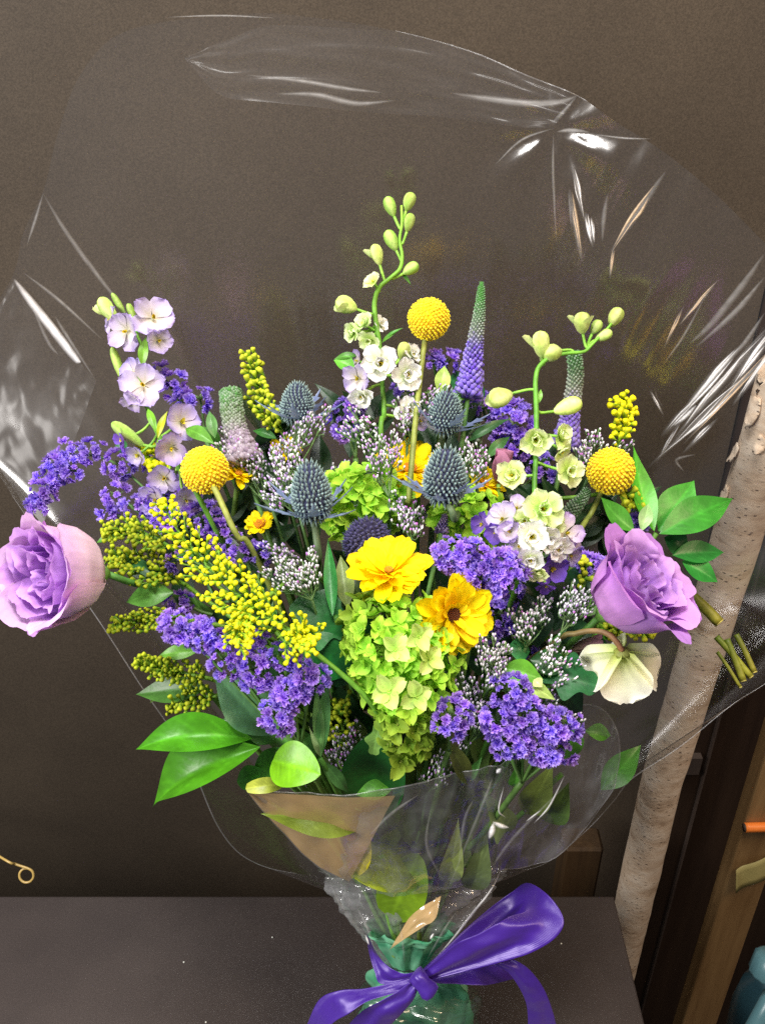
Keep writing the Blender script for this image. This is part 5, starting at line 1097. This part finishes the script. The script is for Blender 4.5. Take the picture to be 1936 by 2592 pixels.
def streak(pts3, r, m_):
    mat = {'c': M_GLINT, 'w': M_GLINT_W, 's': M_GLINT_S, 'b': M_GLINT}[m_]
    if m_ in 'sb': return painted_glint(pts3, r * (1 if m_ == 's' else .75), mat)
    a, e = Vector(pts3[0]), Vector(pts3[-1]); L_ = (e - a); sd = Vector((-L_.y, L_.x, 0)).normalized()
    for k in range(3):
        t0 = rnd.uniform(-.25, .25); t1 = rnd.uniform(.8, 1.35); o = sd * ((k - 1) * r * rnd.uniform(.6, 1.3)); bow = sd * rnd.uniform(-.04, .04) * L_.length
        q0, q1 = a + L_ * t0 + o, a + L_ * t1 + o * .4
        painted_glint([q0, q0.lerp(q1, .5) + bow, q1], r * rnd.choice((.22, .34, .5)), mat)
    painted_glint([a - L_ * .3, a + L_ * .5, e + L_ * .35], r * 1.2, M_GLINT_S)
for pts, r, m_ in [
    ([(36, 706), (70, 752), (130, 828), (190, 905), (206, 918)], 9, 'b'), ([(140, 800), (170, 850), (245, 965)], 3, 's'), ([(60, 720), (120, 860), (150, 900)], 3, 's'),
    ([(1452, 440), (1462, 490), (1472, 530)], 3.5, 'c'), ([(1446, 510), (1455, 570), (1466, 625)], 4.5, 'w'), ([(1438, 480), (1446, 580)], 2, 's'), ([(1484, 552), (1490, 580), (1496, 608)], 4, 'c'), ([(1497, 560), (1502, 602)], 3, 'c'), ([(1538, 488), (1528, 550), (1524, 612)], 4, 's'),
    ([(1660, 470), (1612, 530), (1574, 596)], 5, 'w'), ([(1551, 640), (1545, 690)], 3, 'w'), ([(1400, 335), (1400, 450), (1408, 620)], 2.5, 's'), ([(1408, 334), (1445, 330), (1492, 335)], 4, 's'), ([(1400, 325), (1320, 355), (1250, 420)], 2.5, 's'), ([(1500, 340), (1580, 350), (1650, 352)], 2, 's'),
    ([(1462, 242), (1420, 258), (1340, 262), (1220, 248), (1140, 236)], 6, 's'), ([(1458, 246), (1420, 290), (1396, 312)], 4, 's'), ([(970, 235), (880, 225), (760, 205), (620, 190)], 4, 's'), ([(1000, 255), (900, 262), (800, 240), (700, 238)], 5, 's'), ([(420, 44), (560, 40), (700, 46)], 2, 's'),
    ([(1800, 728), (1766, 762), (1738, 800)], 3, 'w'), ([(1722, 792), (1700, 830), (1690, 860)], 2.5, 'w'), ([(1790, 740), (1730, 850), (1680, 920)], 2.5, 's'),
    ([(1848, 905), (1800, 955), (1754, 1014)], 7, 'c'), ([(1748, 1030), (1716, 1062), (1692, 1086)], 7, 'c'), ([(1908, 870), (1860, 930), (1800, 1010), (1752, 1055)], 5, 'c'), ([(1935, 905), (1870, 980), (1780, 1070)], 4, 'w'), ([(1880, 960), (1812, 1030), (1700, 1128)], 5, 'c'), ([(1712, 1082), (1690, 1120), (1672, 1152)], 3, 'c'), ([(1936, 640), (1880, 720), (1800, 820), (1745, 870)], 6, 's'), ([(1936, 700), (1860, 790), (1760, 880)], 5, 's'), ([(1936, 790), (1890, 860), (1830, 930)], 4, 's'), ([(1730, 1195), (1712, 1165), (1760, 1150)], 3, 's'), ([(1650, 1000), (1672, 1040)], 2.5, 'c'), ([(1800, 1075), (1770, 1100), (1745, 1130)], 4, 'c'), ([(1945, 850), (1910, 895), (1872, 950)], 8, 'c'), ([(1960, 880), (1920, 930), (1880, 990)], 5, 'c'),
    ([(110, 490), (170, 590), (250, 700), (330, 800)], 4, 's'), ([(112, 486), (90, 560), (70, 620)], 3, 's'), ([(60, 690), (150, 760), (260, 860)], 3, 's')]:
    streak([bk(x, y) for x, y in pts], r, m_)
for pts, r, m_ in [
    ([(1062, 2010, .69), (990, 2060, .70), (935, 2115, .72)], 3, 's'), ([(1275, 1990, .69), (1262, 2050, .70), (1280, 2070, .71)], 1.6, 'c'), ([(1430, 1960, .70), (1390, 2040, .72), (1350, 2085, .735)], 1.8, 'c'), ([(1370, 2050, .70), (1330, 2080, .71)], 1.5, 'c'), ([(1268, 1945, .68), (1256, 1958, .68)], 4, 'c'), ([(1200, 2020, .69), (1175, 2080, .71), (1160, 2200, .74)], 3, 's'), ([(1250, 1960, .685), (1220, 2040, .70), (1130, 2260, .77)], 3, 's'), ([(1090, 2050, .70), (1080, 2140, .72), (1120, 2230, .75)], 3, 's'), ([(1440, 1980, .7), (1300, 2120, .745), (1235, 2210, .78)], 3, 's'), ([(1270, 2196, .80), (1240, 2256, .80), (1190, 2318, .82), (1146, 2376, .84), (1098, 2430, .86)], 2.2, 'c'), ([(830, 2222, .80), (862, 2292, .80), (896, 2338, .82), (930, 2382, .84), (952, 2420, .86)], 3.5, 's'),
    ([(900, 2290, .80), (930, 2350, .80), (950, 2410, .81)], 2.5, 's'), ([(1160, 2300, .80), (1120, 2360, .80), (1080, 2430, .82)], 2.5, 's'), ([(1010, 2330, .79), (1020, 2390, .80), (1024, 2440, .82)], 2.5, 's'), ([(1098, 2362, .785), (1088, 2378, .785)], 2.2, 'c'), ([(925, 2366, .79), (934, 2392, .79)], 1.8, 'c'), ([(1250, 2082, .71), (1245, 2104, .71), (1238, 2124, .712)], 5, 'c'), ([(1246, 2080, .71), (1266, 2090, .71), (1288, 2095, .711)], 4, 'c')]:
    painted_glint(pts, r, {'c': M_GLINT, 's': M_GLINT_S}[m_])

# ribbon
def zr(x, y, d): return P(600 + .5448 * x, 1900 + .5448 * y, d)
rb = thing("ribbon_bow", "purple satin ribbon tied in a bow around the neck of the wrap", "ribbon", zr(845, 1065, .82))
def strip(name, lines, nu=60, nv=10, wave=.0, seed=0.):
    nv = 24
    a = catmull([zr(*l[0]) for l in lines], nu); c = catmull([zr(*l[1]) for l in lines], nu); vs = []; fs = []
    for i in range(nu + 1):
        for j in range(nv + 1):
            p = a[i].lerp(c[i], j / nv); w_ = (c[i] - a[i]).length
            p = p + FW * (wave * w_ * math.sin(math.pi * j / nv) * (1 + noise.noise(Vector((i * .08, j * .12, seed)))) + w_ * .16 * (math.exp(-i / nu * 4.5) + (math.exp(-(1 - i / nu) * 5) if name == 'loop' else 0)) * math.sin(8.5 * j / nv + seed + .8 * math.sin(i * .06)) + w_ * .03 * math.sin(5 * j / nv + i * .07 + seed) + .0012 * noise.noise(Vector((i * .12, j * .1, seed + 5))))
            vs.append(p)
    for i in range(nu):
        for j in range(nv):
            q = i * (nv + 1) + j; fs.append((q, q + 1, q + nv + 2, q + nv + 1))
    b = MB(); b.add(vs, fs, [(i / nu, j / nv, 0) for i in range(nu + 1) for j in range(nv + 1)]); o = link(name, b.mesh(name, M_RIBBON), rb); sm = o.modifiers.new("solid", 'SOLIDIFY'); sm.thickness = .0003
    return o
strip("loop", [((850, 1030, .805), (870, 1065, .80)), ((960, 930, .82), (1010, 1010, .805)), ((1120, 780, .835), (1160, 900, .82)), ((1270, 665, .835), (1270, 810, .835)), ((1350, 618, .815), (1330, 760, .825)), ((1440, 668, .785), (1330, 760, .80)), ((1512, 770, .77), (1290, 765, .78)), ((1492, 845, .765), (1225, 795, .765)), ((1400, 915, .765), (1130, 850, .762)), ((1270, 965, .77), (1030, 895, .765)), ((1080, 1020, .78), (950, 960, .775)), ((890, 1070, .79), (858, 1035, .79))], 110, 12, .02)
strip("tail", [((870, 1050, .80), (880, 1075, .80)), ((1000, 1020, .81), (1020, 1083, .80)), ((1090, 1005, .815), (1120, 1087, .80)), ((1160, 1000, .825), (1190, 1082, .81)), ((1230, 990, .83), (1285, 1058, .83))], 50, 10, .06, 3.)
strip("tail", [((1185, 1000, .80), (1260, 958, .80)), ((1255, 1030, .80), (1345, 1005, .795)), ((1315, 1110, .805), (1420, 1100, .80)), ((1346, 1190, .82), (1465, 1210, .815)), ((1350, 1290, .84), (1490, 1320, .835)), ((1345, 1400, .87), (1500, 1430, .86))], 60, 10, -.05, 7.)
strip("band", [((604, 855, .84), (612, 872, .84)), ((612, 930, .815), (652, 950, .81)), ((640, 1030, .80), (700, 1000, .795)), ((670, 1085, .795), (765, 1035, .79)), ((790, 1075, .79), (825, 1030, .79)), ((840, 1080, .79), (845, 1040, .79))], 50, 8, .06, 11.)
strip("tail", [((815, 1050, .785), (830, 1100, .785)), ((720, 1080, .785), (720, 1130, .78)), ((600, 1106, .785), (610, 1165, .775)), ((470, 1118, .79), (520, 1225, .775)), ((385, 1155, .80), (450, 1265, .785)), ((335, 1250, .81), (400, 1310, .80)), ((310, 1330, .83), (370, 1380, .82))], 60, 10, .08, 13.)
strip("tail", [((800, 1070, .782), (845, 1095, .782)), ((720, 1130, .78), (815, 1160, .782)), ((610, 1190, .785), (760, 1225, .785)), ((530, 1260, .80), (700, 1290, .80)), ((480, 1340, .82), (650, 1370, .82))], 50, 12, -.12, 17.)
kb = MB()
def knotrf(u, a): return 1 + .12 * math.sin(3 * a + u * 4) + .10 * noise.noise(Vector((math.cos(a) * 2, math.sin(a) * 2, u * 4)))
Kf = frame(zr(824, 1030, .785), dirp(.55, .62, .1)) @ Matrix.Diagonal((1, .75, 1, 1))
kb.lathe([(0, .003), (.0015, .0088), (.006, .0095), (.012, .0085), (.018, .0098), (.022, .0088), (.024, .004)], (1, 1, 1), 24, knotrf, Kf); link("knot", kb.mesh("knot", M_RIBBON), rb)
